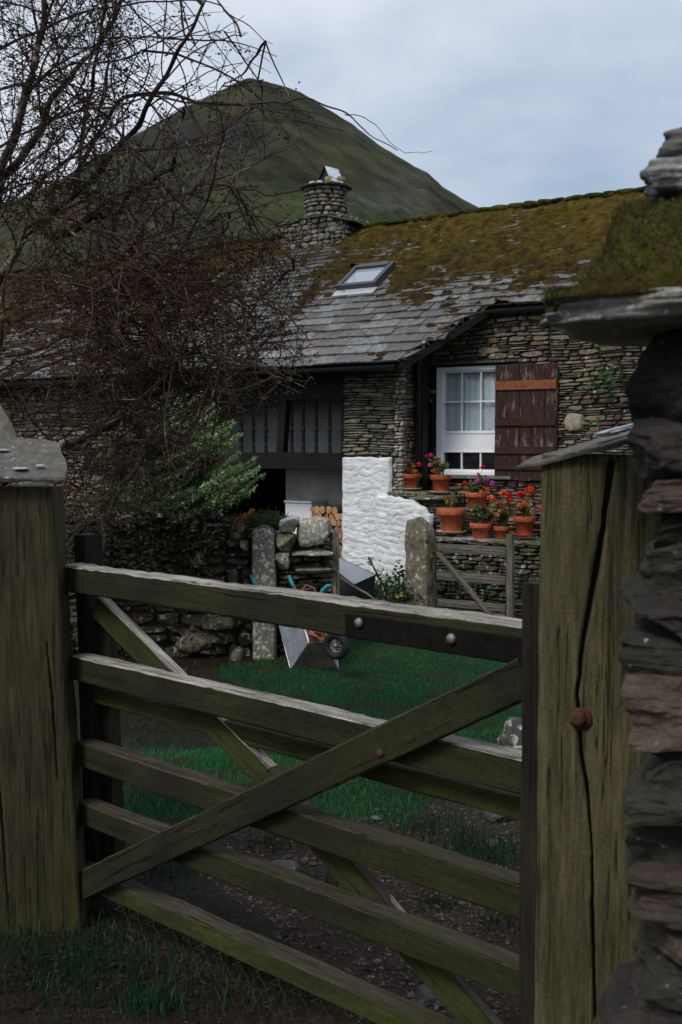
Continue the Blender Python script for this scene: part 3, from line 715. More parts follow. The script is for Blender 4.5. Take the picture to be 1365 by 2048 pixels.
# skylight on the roof slope
def rl(px,py): return HF.loc(px,py,plane=RP)
qa,qb,qc,qd=rl(690,584),rl(766,580),rl(783,538),rl(709,546)
u0=(qa.x+qd.x)/2-.02;u1=(qb.x+qc.x)/2;wv0=((qa.y+qb.y)/2+1.1)/ca;wv1=((qc.y+qd.y)/2+1.1)/ca
print('skylight',u0,u1,wv0,wv1)
def rbox(mb,ua,ub,wa,wb,h0,h1,col=(.5,.5,.5)):
    vs=[rpt(u,w_,h) for h in (h0,h1) for w_ in (wa,wb) for u in (ua,ub)]
    mb.add(vs,[(0,2,3,1),(4,5,7,6),(0,1,5,4),(2,6,7,3),(0,4,6,2),(1,3,7,5)],col)
sky=MB();b=.075
rbox(sky,u0,u0+b,wv0,wv1,-.01,.13);rbox(sky,u1-b,u1,wv0,wv1,-.01,.13);rbox(sky,u0+b+.001,u1-b-.001,wv0+.001,wv0+b,-.01,.125);rbox(sky,u0+b+.001,u1-b-.001,wv1-b*1.5,wv1-.001,-.01,.145)
so=sky.obj('skylight','veluxf',roof)
mb=MB();rbox(mb,u0+b,u1-b,wv0+b,wv1-b,.085,.10);M['skyglass']=plain('skylight_glass',(.25,.28,.31),.04,0,0,5,1.0,0);mb.obj('glass','skyglass',so)
mb=MB();rbox(mb,u0+.0,u1+.02,wv0-.17,wv0-.001,.03,.05);mb.obj('flashing','lead',so)
M['redbit']=plain('red_flashing_tape',(.35,.05,.03),.6)
mb=MB();rbox(mb,u0-.07,u0-.005,wv0-.07,wv0-.02,.03,.047);mb.obj('tape','redbit',so);mb=MB();rbox(mb,u1+.022,u1+.09,wv0-.05,wv0-.02,.03,.047);mb.obj('tape','redbit',so)
# chimney
ch=thing('chimney','',None);
ch.parent=cot
cu=H(652,470,VR).x;cv=VR;zr=ro(VR)
zt0=HF.loc(657,372,cv).z;zs=HF.loc(657,432,cv).z
rc=.5*(HF.loc(697,420,cv).x-HF.loc(616,420,cv).x)*.80
CP=[(.10,.09,.075),(.16,.15,.12),(.075,.07,.06),(.22,.21,.17),(.13,.11,.08),(.19,.16,.10)]
mb=MB();mb.lathe([(rc*.9,zs-.3),(rc*.9,zt0)],20,(cu,cv,0),(.02,.02,.02))
z=zs-.05
while z<zt0-.07:
    hh=rng.uniform(.055,.10);t=rng.uniform(0,1)
    while t<2*PI+.2:
        dt=rng.uniform(.25,.55)
        rock(mb,(cu+math.cos(t)*rc*.92,cv+math.sin(t)*rc*.92,z+hh/2),(.065,dt*rc*.47,hh*.47),rng.random()*99,1,.15,.55,(lambda c,q:[k_*q for k_ in c])(rng.choice(CP),rng.uniform(.7,1.35)),t)
        t+=dt
    z+=hh
mb.obj('chimney_stack','stone',ch)
mb=MB()
for k_ in range(14):
    t=2*PI*k_/14;rock(mb,(cu+math.cos(t)*rc*.98,cv+math.sin(t)*rc*.98,zt0-.03),(.13,.10,.022),k_,1,.1,.6,(.06,.058,.055),t)
mb.lathe([(0,zt0+.0),(rc*.9,zt0)],16,(cu,cv,0),(.04,.04,.04));mb.obj('chimney_collar','stone',ch)
mb=MB()
b0_=HF.loc(580,460,cv-.2);b1_=HF.loc(708,460,cv-.2);bz1=HF.loc(630,447,cv-.2).z
stones_kw=dict(rng=rng,pal=CP,wave=.01,gap=.004)
hu0,hu1=b0_.x,b1_.x-.05
print('chimney',cu,rc,zt0,zs,hu0,hu1,bz1,zr)
mb.box((hu0+.04,cv-.42,zr-.5),(hu1-.04,cv+.42,bz1-.04),(.02,.02,.02))
stones(mb,hu0,hu1,zr-.42,bz1,(.07,.12),(.09,.20),.05,fm=lambda u,d,z:(u,cv-.43-d,z),**stones_kw)
stones(mb,cv-.42,cv+.42,zr-.42,bz1,(.07,.12),(.09,.20),.05,fm=lambda u,d,z:(hu0-d+.03,u,z),**stones_kw)
stones(mb,cv-.42,cv+.42,zr-.42,bz1,(.07,.12),(.09,.20),.05,fm=lambda u,d,z:(hu1+d-.03,u,z),**stones_kw)
mb.obj('chimney_base','stone',ch)
mb=MB();
for (a,b_,zz,tl) in ((hu0-.05,hu0+.42,bz1+.0,-.12),(hu0+.35,hu1-.25,bz1+.05,0),(hu1-.32,hu1+.2,bz1-.02,.28)):
    rock(mb,((a+b_)/2,cv-.25,zz),((b_-a)*.5,.26,.022),a*7,2,.1,.7,(.05,.048,.045),0,tl)
mb.obj('weathering_slate','stone',ch)
for k_,(px,py,rr,c) in enumerate(((626,366,.06,(.42,.43,.42)),(640,364,.055,(.5,.5,.49)),(660,364,.085,(.20,.18,.10)),(682,368,.065,(.16,.15,.08)),(672,371,.05,(.3,.28,.2)))):
    p=HF.loc(px,py,cv-.12);mb=MB();rock(mb,(p.x,cv-.12,zt0+rr*.75),(rr*1.1,rr*.9,rr*.85),k_+3,2,.18,.4,c);mb.obj('cap_stone','stone',ch)
mb=MB();pa=HF.loc(640,360,cv);pb=HF.loc(652,330,cv);pc=HF.loc(688,362,cv);pd=HF.loc(676,338,cv)
def slab(mb,A,B,ex,t,col,mat=0):
    A=Vector(A);B=Vector(B);ex=Vector(ex);n=(B-A).cross(ex).normalized()*t
    vs=[A,B,B+ex,A+ex];vs=vs+[v+n for v in vs];mb.add(vs,[(0,1,2,3),(7,6,5,4),(0,4,5,1),(1,5,6,2),(2,6,7,3),(3,7,4,0)],col,mat)
Lc=lambda px,py,dv:HF.loc(px,py,cv+dv)
ra_,rb_,r1,r2=Lc(650,331,0),Lc(677,338,.03),Lc(661,360,-.2),Lc(687,365,-.17);bl,br=Lc(637,360,.12),Lc(664,364,.22)
def solid(name,pts,t,mat):
    pts=[Vector(p) for p in pts];nn_=(pts[1]-pts[0]).cross(pts[-1]-pts[0]).normalized()*t;n=len(pts);mb=MB()
    mb.add(pts+[p+nn_ for p in pts],[tuple(range(n)),tuple(range(2*n-1,n-1,-1))]+[(i,(i+1)%n,n+(i+1)%n,n+i) for i in range(n)],(.04,.04,.04));return mb.obj(name,mat,ch)
M['cowl']=plain('pale_cap_slate',(.36,.42,.46),.3,0,.6,6,.5)
o=solid('cap_slate',[ra_,rb_,r2,r1],.02,'cowl');o['label']='pale bluish slate leaning on the chimney top'
solid('cap_slate',[rb_,ra_,bl,br],.02,'blackwood');solid('cap_opening_shade',[ra_+Vector((.02,.01,-.02)),r1+Vector((0,.03,0)),bl+Vector((.03,0,0))],.02,'blackwood')  # dark triangle stands in for the shaded opening between the cap slates
# ------------------------------------------------------------------ cabinet and firewood in the porch
p=H(577,1002,0);q=H(630,1002,0);zc=H(600,1001,0).z
fr=thing('cabinet','white cabinet standing beside the firewood under the gallery','cabinet',HF.world(((p.x+q.x)/2,.12,-.46)),rad(-35))
wd=(q.x-p.x)/2;mb=MB();mb.box((-wd,-.2,.05),(wd,.15,zc+.46-.035),(.5,.5,.5),ch=.008);mb.obj('body','white',fr)
mb=MB();mb.box((-wd-.01,-.225,zc+.46-.034),(wd+.01,.16,zc+.46),(.5,.5,.5),ch=.008);mb.obj('lid','white',fr)
mb=MB();mb.box((-wd+.02,-.19,0),(wd-.02,.14,.049));mb.obj('plinth','black',fr)
lx0=H(634,1050,-.2).x;lx1=uG-.02;ltz=H(640,1006,-.2).z
LM=[]
for k_ in range(6):
    mb=MB();n=9;r=[.056*rng.uniform(.82,1.12) for _ in range(n)]
    if k_%2:
        for i in range(4): r[i]*=.72
    bc=(.07,.05,.035);ec=[(.42,.22,.095),(.36,.19,.09),(.46,.27,.13),(.30,.15,.07),(.40,.24,.12),(.33,.17,.08)][k_]
    for y,ccc,s_ in ((.17,bc,1),(-.17,bc,1)): mb.v+=[(r[i]*math.cos(2*PI*i/n),y,r[i]*math.sin(2*PI*i/n)) for i in range(n)];mb.c+=[bc]*n
    mb.f+=[(i,(i+1)%n,n+(i+1)%n,n+i) for i in range(n)];mb.m+=[0]*n
    mb.add([(r[i]*.97*math.cos(2*PI*i/n),-.173,r[i]*.97*math.sin(2*PI*i/n)) for i in range(n)]+[(0,-.176,0)],[(i,(i+1)%n,n) for i in range(n)],ec)
    LM.append(mb)
logs=[];row=0;z=-.43;pitch=.098;nc=int((lx1-lx0)/pitch);k_=0
ordn=['first','second','third','fourth','fifth','sixth','seventh','eighth','ninth','tenth','eleventh','twelfth','thirteenth','fourteenth','fifteenth','sixteenth']
protos={}
rows=int((ltz+.43)/.088)
for row in range(rows):
    n_=nc if row<rows-2 else nc-1 if row<rows-1 else nc-2
    for i in range(n_):
        x=lx0+.05+i*pitch+(.045 if row%2 else 0)+rng.uniform(-.006,.006);zz=-.43+.05+row*.088
        if x>lx1-.04: continue
        kk=rng.randrange(6);pw_=HF.world((x,-.22+rng.uniform(-.03,.03),zz))
        if kk not in protos: o=LM[kk].obj('firewood_log','logm');protos[kk]=o
        else: o=protos[kk].copy();COL.objects.link(o)
        o.location=pw_;o.rotation_euler=(0,rng.uniform(0,6.28),rad(-35))
        tag(o,'%s log from the left in the %s row down of the firewood stack'%(ordn[i],ordn[rows-1-row]),'firewood','split logs stacked beside the limewashed wall')
# ------------------------------------------------------------------ stone ledge before the window
z1=H(820,982,-.45).z
led=thing('stone_ledge','dry-stone ledge carrying the flowerpots below the sash window','stone ledge',(2,15.5,0),rad(-35))
LV=-1.05
lz=H(1000,1079,LV).z;lu0=H(868,1078,LV).x;lu1=2.6
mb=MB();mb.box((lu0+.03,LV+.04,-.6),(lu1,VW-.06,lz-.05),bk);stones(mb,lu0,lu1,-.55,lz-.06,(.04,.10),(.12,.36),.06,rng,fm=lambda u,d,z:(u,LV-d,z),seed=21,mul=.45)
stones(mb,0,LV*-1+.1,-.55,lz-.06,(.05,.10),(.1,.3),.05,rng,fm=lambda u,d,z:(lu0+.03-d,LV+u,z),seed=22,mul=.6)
for i in range(13): 
    x=lu0+.15+i*.26;rock(mb,(x,LV+.17,lz-.035),(.17,.24,.030),i+40,2,.12,.65,rng.choice([(.12,.115,.09),(.18,.17,.14),(.09,.085,.06)]),lam=.03)
    rock(mb,(x+.1,LV+.6,lz-.035),(.17,.28,.030),i+60,2,.12,.65,rng.choice(PAL))
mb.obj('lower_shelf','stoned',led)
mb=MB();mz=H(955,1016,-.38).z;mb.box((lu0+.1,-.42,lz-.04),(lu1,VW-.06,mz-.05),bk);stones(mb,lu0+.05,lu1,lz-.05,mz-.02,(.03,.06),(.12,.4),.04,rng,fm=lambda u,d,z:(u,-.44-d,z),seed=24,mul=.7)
stones(mb,lu0+.5,lu1,mz-.04,mz+.17,(.03,.07),(.12,.4),.04,rng,fm=lambda u,d,z:(u,-.16-d,z),seed=26,mul=.8)
for i in range(11): rock(mb,(lu0+.2+i*.28,-.3,mz-.028),(.18,.17,.024),i+80,2,.12,.65,rng.choice(PAL))
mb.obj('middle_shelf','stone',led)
mb=MB();uu0=H(778,985,-.6).x;uu1=H(868,985,-.6).x
rock(mb,(uu0+.28,-.36,z1-.035),(.32,.30,.036),3,3,.1,.7,(.13,.115,.07),lam=.03);rock(mb,(uu1-.12,-.36,z1-.075),(.30,.30,.034),4,3,.1,.7,(.15,.14,.10),lam=.03)
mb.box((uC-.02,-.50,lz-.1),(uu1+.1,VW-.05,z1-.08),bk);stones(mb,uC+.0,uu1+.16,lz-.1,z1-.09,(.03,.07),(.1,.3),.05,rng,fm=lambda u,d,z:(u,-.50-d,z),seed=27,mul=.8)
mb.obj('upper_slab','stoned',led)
# ------------------------------------------------------------------ potted geraniums
OR_=(.85,.10,.015);RD=(.75,.02,.02);PK=(.62,.12,.40);MG=(.72,.03,.18);CO=(.70,.16,.06)
GL=[(.045,.085,.02),(.06,.10,.025),(.03,.06,.018),(.09,.10,.03)];AU=[(.30,.10,.03),(.22,.13,.03),(.14,.12,.035),(.35,.09,.03)]
def pot_plant(label,px,py,v,rim,h,mt,sau,fl,nleaf,hh,spread,auto=.3,seed=0,stems=10):
    """fl: list of (px,py,colour,size) flower heads"""
    b=H(px,py,v);rim_r=rim/2*(15.3/2300.);r_=random.Random(seed);nr=np.random.default_rng(seed)
    root=thing('potted_geranium',label,'potted plant',HF.world(b),rad(-35),'geraniums in clay pots on the ledge')
    R=rim_r;hp=h*15./2300.
    z0=.012 if sau else 0
    mb=MB();mb.lathe([(0,z0),(R*.64,z0),(R*.68,z0+.01),(R*.86,z0+hp*.70),(R*.98,z0+hp*.71),(R,z0+hp*.73),(R*1.02,z0+hp*.97),(R,z0+hp),(R*.9,z0+hp),(R*.86,z0+hp*.84)],26);pt=mb.obj('pot',mt,root,smooth=False)
    for pl in pt.data.polygons: pl.use_smooth=True
    mb=MB();mb.lathe([(0,z0+hp*.86),(R*.875,z0+hp*.86)],20);mb.obj('soil','soil',root)
    if sau:
        mb=MB();mb.lathe([(0,0),(R*.9,0),(R*1.03,.018),(R*1.06,.02),(R*1.05,.024),(R*.9,.008),(0,.008)],24);mb.obj('saucer',sau,root,smooth=True)
    top=z0+hp;W=[]
    mb=MB();P_=[]
    inv=lambda wx,wy: None
    heads=[]
    for (fx,fy,c,s) in fl:
        f=H(fx,fy,v+r_.uniform(-.12,.05));heads.append((f-b,c,s))
    for k in range(stems):
        a=r_.uniform(0,6.28);t=Vector((math.cos(a)*spread*r_.uniform(.2,.9),math.sin(a)*spread*.6,top+hh*r_.uniform(.4,1)))
        s=Vector((math.cos(a)*R*.3,math.sin(a)*R*.3,top-.03));m=(s+t)/2+Vector((r_.uniform(-.02,.02),0,.02));mb.tube([s,m,t],[.005,.004,.003],5,(.10,.11,.03));W.append((m,t))
    for (t,c,s) in heads:
        s0=Vector((r_.uniform(-1,1)*R*.4,r_.uniform(-1,1)*R*.3,top-.03));m=(s0*.45+t*.55)+Vector((r_.uniform(-.02,.02),0,.03));mb.tube([s0,m,t],[.004,.003,.0025],5,(.10,.12,.03));W.append((s0.lerp(m,.6),m))
    mb.obj('stems','leaf',root)
    P_=[];Cc=[]
    for k in range(nleaf):
        m,t=r_.choice(W);q=m.lerp(t,r_.random())+Vector((r_.gauss(0,.035),r_.gauss(0,.03),r_.gauss(0,.025)));P_.append(q)
    # round pleated leaves as small fans
    V=[];Fq_=[];C=[]
    for q in P_:
        s=r_.uniform(.014,.034);c=r_.choice(AU if r_.random()<auto else GL);kk=r_.uniform(.7,1.4);c=[x*kk for x in c]
        nrm=Vector((r_.gauss(0,.6),-.6+r_.gauss(0,.5),.7)).normalized();a=nrm.orthogonal().normalized();bb=nrm.cross(a);o=len(V)
        V.append(q);C.append([x*.6 for x in c])
        for i in range(8):
            t=2*PI*i/8;rr=s*(1 if i else .3);V.append(q+(a*math.cos(t)+bb*math.sin(t))*rr+nrm*s*(.25 if i%2 else .1));C.append(c)
        Fq_+=[(o,o+1+i,o+1+(i+1)%8) for i in range(8)]
    npmesh('foliage',V,Fq_,np.array(C),'leaf',root)
    for (t,c,s) in heads:
        V=[];Fq_=[];C=[]
        for k in range(34):
            d=Vector((r_.gauss(0,1),r_.gauss(0,1),r_.gauss(0,.8)+.2)).normalized();q=t+d*s*r_.uniform(.55,1);a=d.orthogonal().normalized();bb=d.cross(a);o=len(V);w=s*.42
            kk=r_.uniform(.7,1.25);cc=[min(1,x*kk) for x in c]
            V.append(q-d*s*.2);C.append([x*.6 for x in cc])
            for i in range(5): tt=2*PI*i/5;V.append(q+(a*math.cos(tt)+bb*math.sin(tt))*w);C.append(cc)
            Fq_+=[(o,o+1+i,o+1+(i+1)%5) for i in range(5)]
        npmesh('flower_head',V,Fq_,np.array(C),'petal',root)
    return root
pot_plant('wide low clay pot of orange-red flowers on a pale saucer, nearest the limewashed wall',820,979,-.38,50,31,'terra','saucer',[(797,941,OR_,.05),(812,943,CO,.03),(822,930,RD,.034),(839,929,RD,.036),(832,944,CO,.035),(806,949,CO,.03)],60,.10,.13,.75,1,7)
pot_plant('clay pot on the upper slab holding magenta-pink and yellowing geraniums',882,986,-.40,42,36,'terra','saucer',[(862,911,MG,.034),(854,912,MG,.025),(861,931,PK,.036),(868,942,CO,.032)],90,.23,.13,.5,2,14)
pot_plant('largest clay pot, nearly bare stems leaning left, on a white-edged saucer',903,1065,-.86,56,47,'terra2','saucer',[(931,967,RD,.034),(921,970,CO,.025)],34,.17,.09,.6,3,8)
pot_plant('bright orange-rimmed clay pot standing behind the others, with purple-pink clusters',953,1017,-.34,44,33,'terra2',None,[(955,962,PK,.040),(973,960,PK,.038),(985,967,PK,.045),(975,979,OR_,.035),(966,935,RD,.034),(957,949,PK,.025)],120,.14,.15,.25,4,14)
pot_plant('small tapered clay pot with fresh green leaves and low red blooms',962,1078,-.95,42,31,'terra2',None,[(973,1043,RD,.038),(969,1016,RD,.045),(961,1020,OR_,.025)],190,.25,.13,.15,5,14)
pot_plant('small dull clay pot half behind the gate post under tall orange-leaved geranium',1004,1083,-.90,31,28,'terra','terra',[(996,1040,OR_,.05),(1014,1036,OR_,.03),(984,998,CO,.055),(1007,988,OR_,.045),(1019,990,RD,.045),(1020,1001,RD,.04),(997,1008,CO,.05),(1006,1020,CO,.04)],230,.34,.17,.5,6,16)
pot_plant('clay pot on terracotta saucer with tall red and orange geraniums, right of the rest',1050,1072,-.86,43,36,'terra','terra',[(1043,989,RD,.055),(1060,979,OR_,.055),(1066,990,OR_,.03),(1040,1012,CO,.045),(1052,1006,CO,.04)],50,.20,.11,.5,7,10)
pot_plant('partly hidden clay pot behind the near gatepost with a single magenta-red bloom',1108,1074,-.86,42,34,'terra','terra',[(1085,1018,(.85,.03,.09),.05)],40,.2,.14,.3,8,8)
# trailing dark foliage between pots and fallen petals
nr=np.random.default_rng(5)
pl=thing('trailing_plant','feathery dark green plant trailing between the clay pots','plant',HF.world((H(930,1075,-.85))),rad(-35))
P_=[];
for (px,py,n_,s) in ((932,1040,500,.10),(988,1065,350,.06),(925,1060,200,.05)):
    c=H(px,py,-.72)-H(930,1075,-.85);P_+=[(c.x+a*.7,c.y+b*.6,c.z+d) for a,b,d in nr.normal(0,s,(n_,3))]
leafobj('foliage',P_,nr.uniform(.02,.05,len(P_)),pick(nr,[(.03,.06,.018),(.05,.08,.02),(.02,.045,.02)],len(P_)),par=pl,asp=.18)
for k_,(px,py) in enumerate(((919,1073),(971,1081),(1024,1068))):
    q=HF.world(H(px,py,-1.0));mb=MB();r_=random.Random(k_)
    for i in range(6): a=i*1.05;mb.add([(0,0,.01),(.03*math.cos(a),.03*math.sin(a),.004+.012*r_.random()),(.03*math.cos(a+.8),.03*math.sin(a+.8),.02*r_.random())],[(0,1,2)],(.75,.22,.06))
    o=mb.obj('fallen_flower','petal',None,q+Vector((0,0,.004)));tag(o,['orange flower head fallen on the ledge beside the largest clay pot','orange flower head fallen on the ledge under the red-blooming small pot','orange flower head fallen on the ledge by the gate post top'][k_],'fallen flower')
# pebbles on the ledge
for k_,(px,py,s) in enumerate(((944,1082,.05),(960,1085,.035))):
    q=HF.world(H(px,py,-1.03));mb=MB();rock(mb,(0,0,0),(s*1.3,s,s*.6),k_,2,.15,.2,(.30,.29,.25));o=mb.obj('pebble','stone',None,q+Vector((0,0,.012)),smooth=True);tag(o,['larger pale pebble lying on the ledge edge','smaller pale pebble lying on the ledge edge'][k_],'stone')
# climber on the house wall
cl=thing('climbing_plant','thin climber with scattered green leaves on the slate wall right of the shutter','climber',HF.world(H(1220,930,0)),rad(-35))
o0=H(1220,930,0);mb=MB();pts=[H(px,py,.03)-o0 for px,py in ((1225,930),(1212,880),(1216,820),(1222,760),(1228,700),(1232,672))];mb.tube(pts,.004,5,(.10,.08,.04));pts=[H(px,py,.03)-o0 for px,py in ((1216,870),(1238,850),(1246,780),(1240,700))];mb.tube(pts,.003,5,(.10,.08,.04))
mb.obj('stem','twig',cl)
P_=[]
for (px,py,n_,sx,sz) in ((1212,682,26,.07,.03),(1248,680,26,.07,.03),(1225,745,46,.13,.05),(1192,772,26,.10,.03),(1222,790,10,.04,.03),(1188,845,12,.05,.03),(1250,760,14,.05,.04)):
    c=H(px,py,-.02)-o0;P_+=[(c.x+a*sx,c.y-abs(b)*.04,c.z+d*sz) for a,b,d in nr.normal(0,1,(n_,3))]
leafobj('leaves',P_,nr.uniform(.04,.08,len(P_)),pick(nr,[(.03,.10,.03),(.045,.13,.035)],len(P_)),par=cl,asp=.75)
# ------------------------------------------------------------------ little gate and its standing stone
SV=-1.75
g0=H(872,1245,SV);g1=H(1022,1245,SV);gzz=gz(*HF.world(g0)[:2])
sg=thing('garden_gate','small grey wooden garden gate with diagonal brace below the flowerpots','gate',HF.world((g0.x,SV,gzz)),rad(-35))
Wg=g1.x-g0.x
def sgp(px,py): q=H(px,py,SV);return (q.x-g0.x,q.z-gzz)
zt_l=sgp(866,1078)[1];zt_r=sgp(1020,1068)[1]
MW=('greywood','greywood')
plank('stile',sg,(sgp(866,1100)[0],0,.03),(sgp(862,1078)[0],0,zt_l),.105,.06,MW,seed=31,top=False)
plank('stile',sg,(sgp(1023,1100)[0],0,.0),(sgp(1021,1078)[0],0,zt_r),.085,.06,MW,seed=32,top=False)
xl=sgp(876,1100)[0];xr=sgp(1014,1100)[0]
for a,b in ((1087,1104),(1143,1160),(1197,1212)):
    za=sgp(880,a)[1];zb_=sgp(880,b)[1];plank('rail',sg,(xl,0,(za+zb_)/2),(xr,0,(za+zb_)/2),za-zb_,.05,MW,seed=a)
plank('rail',sg,(xl,0,.06),(xr,0,.06),.07,.04,MW,seed=77)
a=sgp(880,1105);b=sgp(990,1235);plank('brace',sg,(a[0],-.042,a[1]),(b[0],-.042,b[1]),.06,.03,MW,seed=35)
mb=MB();mb.box((xl-.09,-.05,zt_l-.16),(xl+.07,-.033,zt_l-.12),ch=.003);mb.obj('hinge','rust',sg)
st=H(842,1215,SV-.05);w0=HF.world(st);w0.z=gz(w0.x,w0.y)
hst=H(840,1036,SV).z-w0.z;wst=(H(868,1100,SV).x-H(818,1100,SV).x)/2*.92
mb=MB();rock(mb,(0,0,hst/2),(wst,.13,hst/2*1.02),8,4,.10,.72,(.15,.125,.085),0,0,freq=2.6)
for i,v in enumerate(mb.v):
    x,y,z=v;t=z/hst;mb.v[i]=(x*(1-.0*t)+.03*n3(z,1,1,4)-(.05*max(0,t-.9)*5*x/wst if t>.9 else 0),y,z-(.10*max(0,x/wst)**1.5 if t>.8 else 0))
o=mb.obj('standing_stone','lichen_stone2' if 'lichen_stone2' in M else 'stoned',None,w0,(0,0,rad(-35)),smooth=True);tag(o,'upright rough stone gatepost with lichen beside the small garden gate','stone gatepost')
# planting at the white wall foot and by the little gate
def bush(name,label,cat,spots,n,size,pal,asp=.5,base=None,fl=None,seed=0,v=0,stems=True):
    r=np.random.default_rng(seed);b=Vector(base);root=thing(name,label,cat,b)
    P_=[];mb=MB()
    for (px,py,Y,sx,sz,w_) in spots:
        c=atY(px,py,Y)-b;k=int(n*w_);P_+=[(c.x+a*sx,c.y+bb*sx*.7,max(.0,c.z+d*sz)) for a,bb,d in r.normal(0,1,(k,3))*.6]
        if stems: mb.tube([(c.x*.6,0,0),(c.x*.8,c.y*.7,c.z*.5),tuple(c)],[.006,.004,.002],5,(.06,.07,.03))
    if stems and mb.v: mb.obj('stem','leaf',root)
    leafobj('foliage',P_,r.uniform(size*.6,size*1.3,len(P_)),pick(r,pal,len(P_)),par=root,asp=asp)
    for (px,py,Y,c,s) in (fl or []):
        q=atY(px,py,Y)-b;m2=MB()
        for i in range(6): a=i*1.047;m2.add([q,q+Vector((math.cos(a)*s,-.3*s,math.sin(a)*s)),q+Vector((math.cos(a+.9)*s,-.2*s,math.sin(a+.9)*s))],[(0,1,2)],c)
        m2.obj('flower','petal',root)
    return root
GP=[(.03,.07,.02),(.045,.095,.025),(.02,.05,.018)]
wp=onground(790,1205)
bush('nasturtium','low green plant with pale yellow flowers at the foot of the limewashed buttress','plant',[(770,1180,14.3,.25,.10,1),(800,1170,14.2,.22,.16,1),(815,1190,14.0,.2,.1,1),(750,1185,14.5,.15,.08,.5),(800,1140,14.2,.08,.14,.15)],420,.045,GP,.8,(wp.x,14.2,gz(wp.x,14.2)),[(795,1192,13.9,(.6,.5,.08),.03),(804,1189,13.9,(.6,.5,.12),.03),(786,1158,13.9,(.5,.5,.3),.025),(780,1168,14,(.5,.5,.3),.02)],3)
wp=onground(745,1180)
fx=thing('foxglove','single leaning stem with pink-red seed head before the limewashed wall','plant',(atY(770,1175,14.5).x,14.5,gz(.5,14.5)));b=Vector(fx.location);mb=MB();mb.tube([atY(772,1180,14.5)-b,atY(756,1150,14.4)-b,atY(737,1114,14.3)-b],[.012,.012,.008],6,(.09,.13,.04));mb.obj('stem','leaf',fx)
leafobj('flower_head',[(atY(742+6*a,1124+10*b_,14.3)-b) for a,b_ in nr.normal(0,.5,(40,2))],.035,pick(nr,[(.28,.08,.09),(.18,.07,.06)],40),'petal',fx)
leafobj('leaves',[(atY(754+5*a+8*q_,1140+22*q_,14.35)-b) for a,q_ in zip(nr.normal(0,.6,40),nr.uniform(0,1,40))],.04,pick(nr,GP,40),'leaf',fx)
gp=HF.world((H(940,1170,SV+.25)));gp.z=gz(gp.x,gp.y)
Yg=gp.y
bush('garden_weed','bright green leafy weed growing behind the small garden gate','plant',[(942,1155,Yg,.13,.05,1),(915,1170,Yg,.07,.04,.4),(975,1180,Yg,.05,.03,.3),(940,1180,Yg,.1,.06,.4)],110,.05,[(.03,.10,.045),(.04,.13,.05)],.7,gp,None,4)
bush('wall_fern','leafy weed on the mossy ledge wall right of the garden gate','plant',[(1060,1160,Yg-.2,.13,.08,1),(1045,1175,Yg-.2,.06,.06,.5)],120,.05,[(.02,.06,.03),(.03,.075,.03)],.5,(atY(1060,1180,Yg-.2).x,Yg-.2,-.45),None,5)
# ------------------------------------------------------------------ garden wall on the left
WY=11.35
gw=thing('garden_wall','mossy dry-stone garden wall under brambles at the left of the yard','stone wall',(0,WY,0))
def WP(px,py,dy=0): q=atY(px,py,WY+dy);return Vector((q.x,dy,q.z))
wxr=WP(668,1150).x;wxl=-6.3
wt=lambda x: interp(x,[(wxl,1.0),(WP(350,0).x,WP(0,1035).z),(WP(480,0).x,WP(0,1048).z),(WP(560,0).x,WP(0,1062).z),(WP(670,0).x,WP(0,1070).z)])
mb=MB()
for i in range(24):
    a=lerp(wxl,wxr-.03,i/24);b=lerp(wxl,wxr-.03,(i+1)/24);mb.box((a,.06,-.6),(b,.5,wt((a+b)/2)-.06),bk)
ups0,ups1=WP(505,0).x,WP(552,0).x
WPAL=[(.085,.07,.048),(.06,.045,.032),(.10,.082,.056),(.04,.034,.026),(.07,.042,.028)]
stones(mb,wxl,ups0,-.55,1.2,(.07,.19),(.14,.42),.11,rng,pal=WPAL,top=lambda u:wt(u)+.03,seed=41,wave=.06,gap=.012)
zs_=WP(0,1100).z
stones(mb,ups1,wxr,-.55,zs_,(.03,.08),(.18,.5),.12,rng,pal=[(.10,.085,.06),(.14,.12,.08),(.07,.06,.045)],seed=42,wave=.05)
stones(mb,0,.5,-.55,.7,(.05,.1),(.15,.4),.05,rng,pal=WPAL,fm=lambda u,d,z:(wxr-.03+d,u,z),seed=44)
mb.obj('masonry','stoned',gw)
def wrock(px0,px1,py0,py1,seed,col,mat,dy=-.12,boxy=.45,lam=0,amp=.16,name='coping_stone',label=None,sub=3,depth=.22,tilt=0):
    a=WP(px0,py0,dy);b=WP(px1,py1,dy);m=MB();rock(m,((a.x+b.x)/2,dy+depth*.6,(a.z+b.z)/2),((b.x-a.x)/2,depth,(a.z-b.z)/2),seed,sub,amp*.7,boxy,col,0,tilt,0,hf=.03,cuts=0 if name=='upright_stone' else 7)
    o=m.obj(name,mat,gw,smooth=True)
    if label:o['label']=label
    return o
wrock(503,553,1052,1350,5,(.17,.155,.115),'lichen_stone',-.22,.75,0,.10,'upright_stone','tall upright stone spotted with white lichen',4,.16)
wrock(593,668,1033,1100,7,(.24,.22,.16),'lichen_stone',-.16,.4,0,.14,label='large rounded boulder crusted with pale lichen')
wrock(558,598,1034,1066,8,(.36,.35,.33),'lichen_stone',-.2,.6,0,.16,label='whitish squarish stone')
wrock(550,590,1066,1104,9,(.24,.21,.12),'stoned',-.2,.5,0,.14,name='wall_stone');wrock(550,580,1104,1140,10,(.2,.17,.12),'lichen_stone',-.2,.6,0,.14,name='wall_stone')
wrock(455,497,1038,1080,12,(.28,.18,.10),'stoned',-.14,.4);wrock(478,500,1078,1108,13,(.30,.27,.15),'stoned',-.16,.3,name='wall_stone')
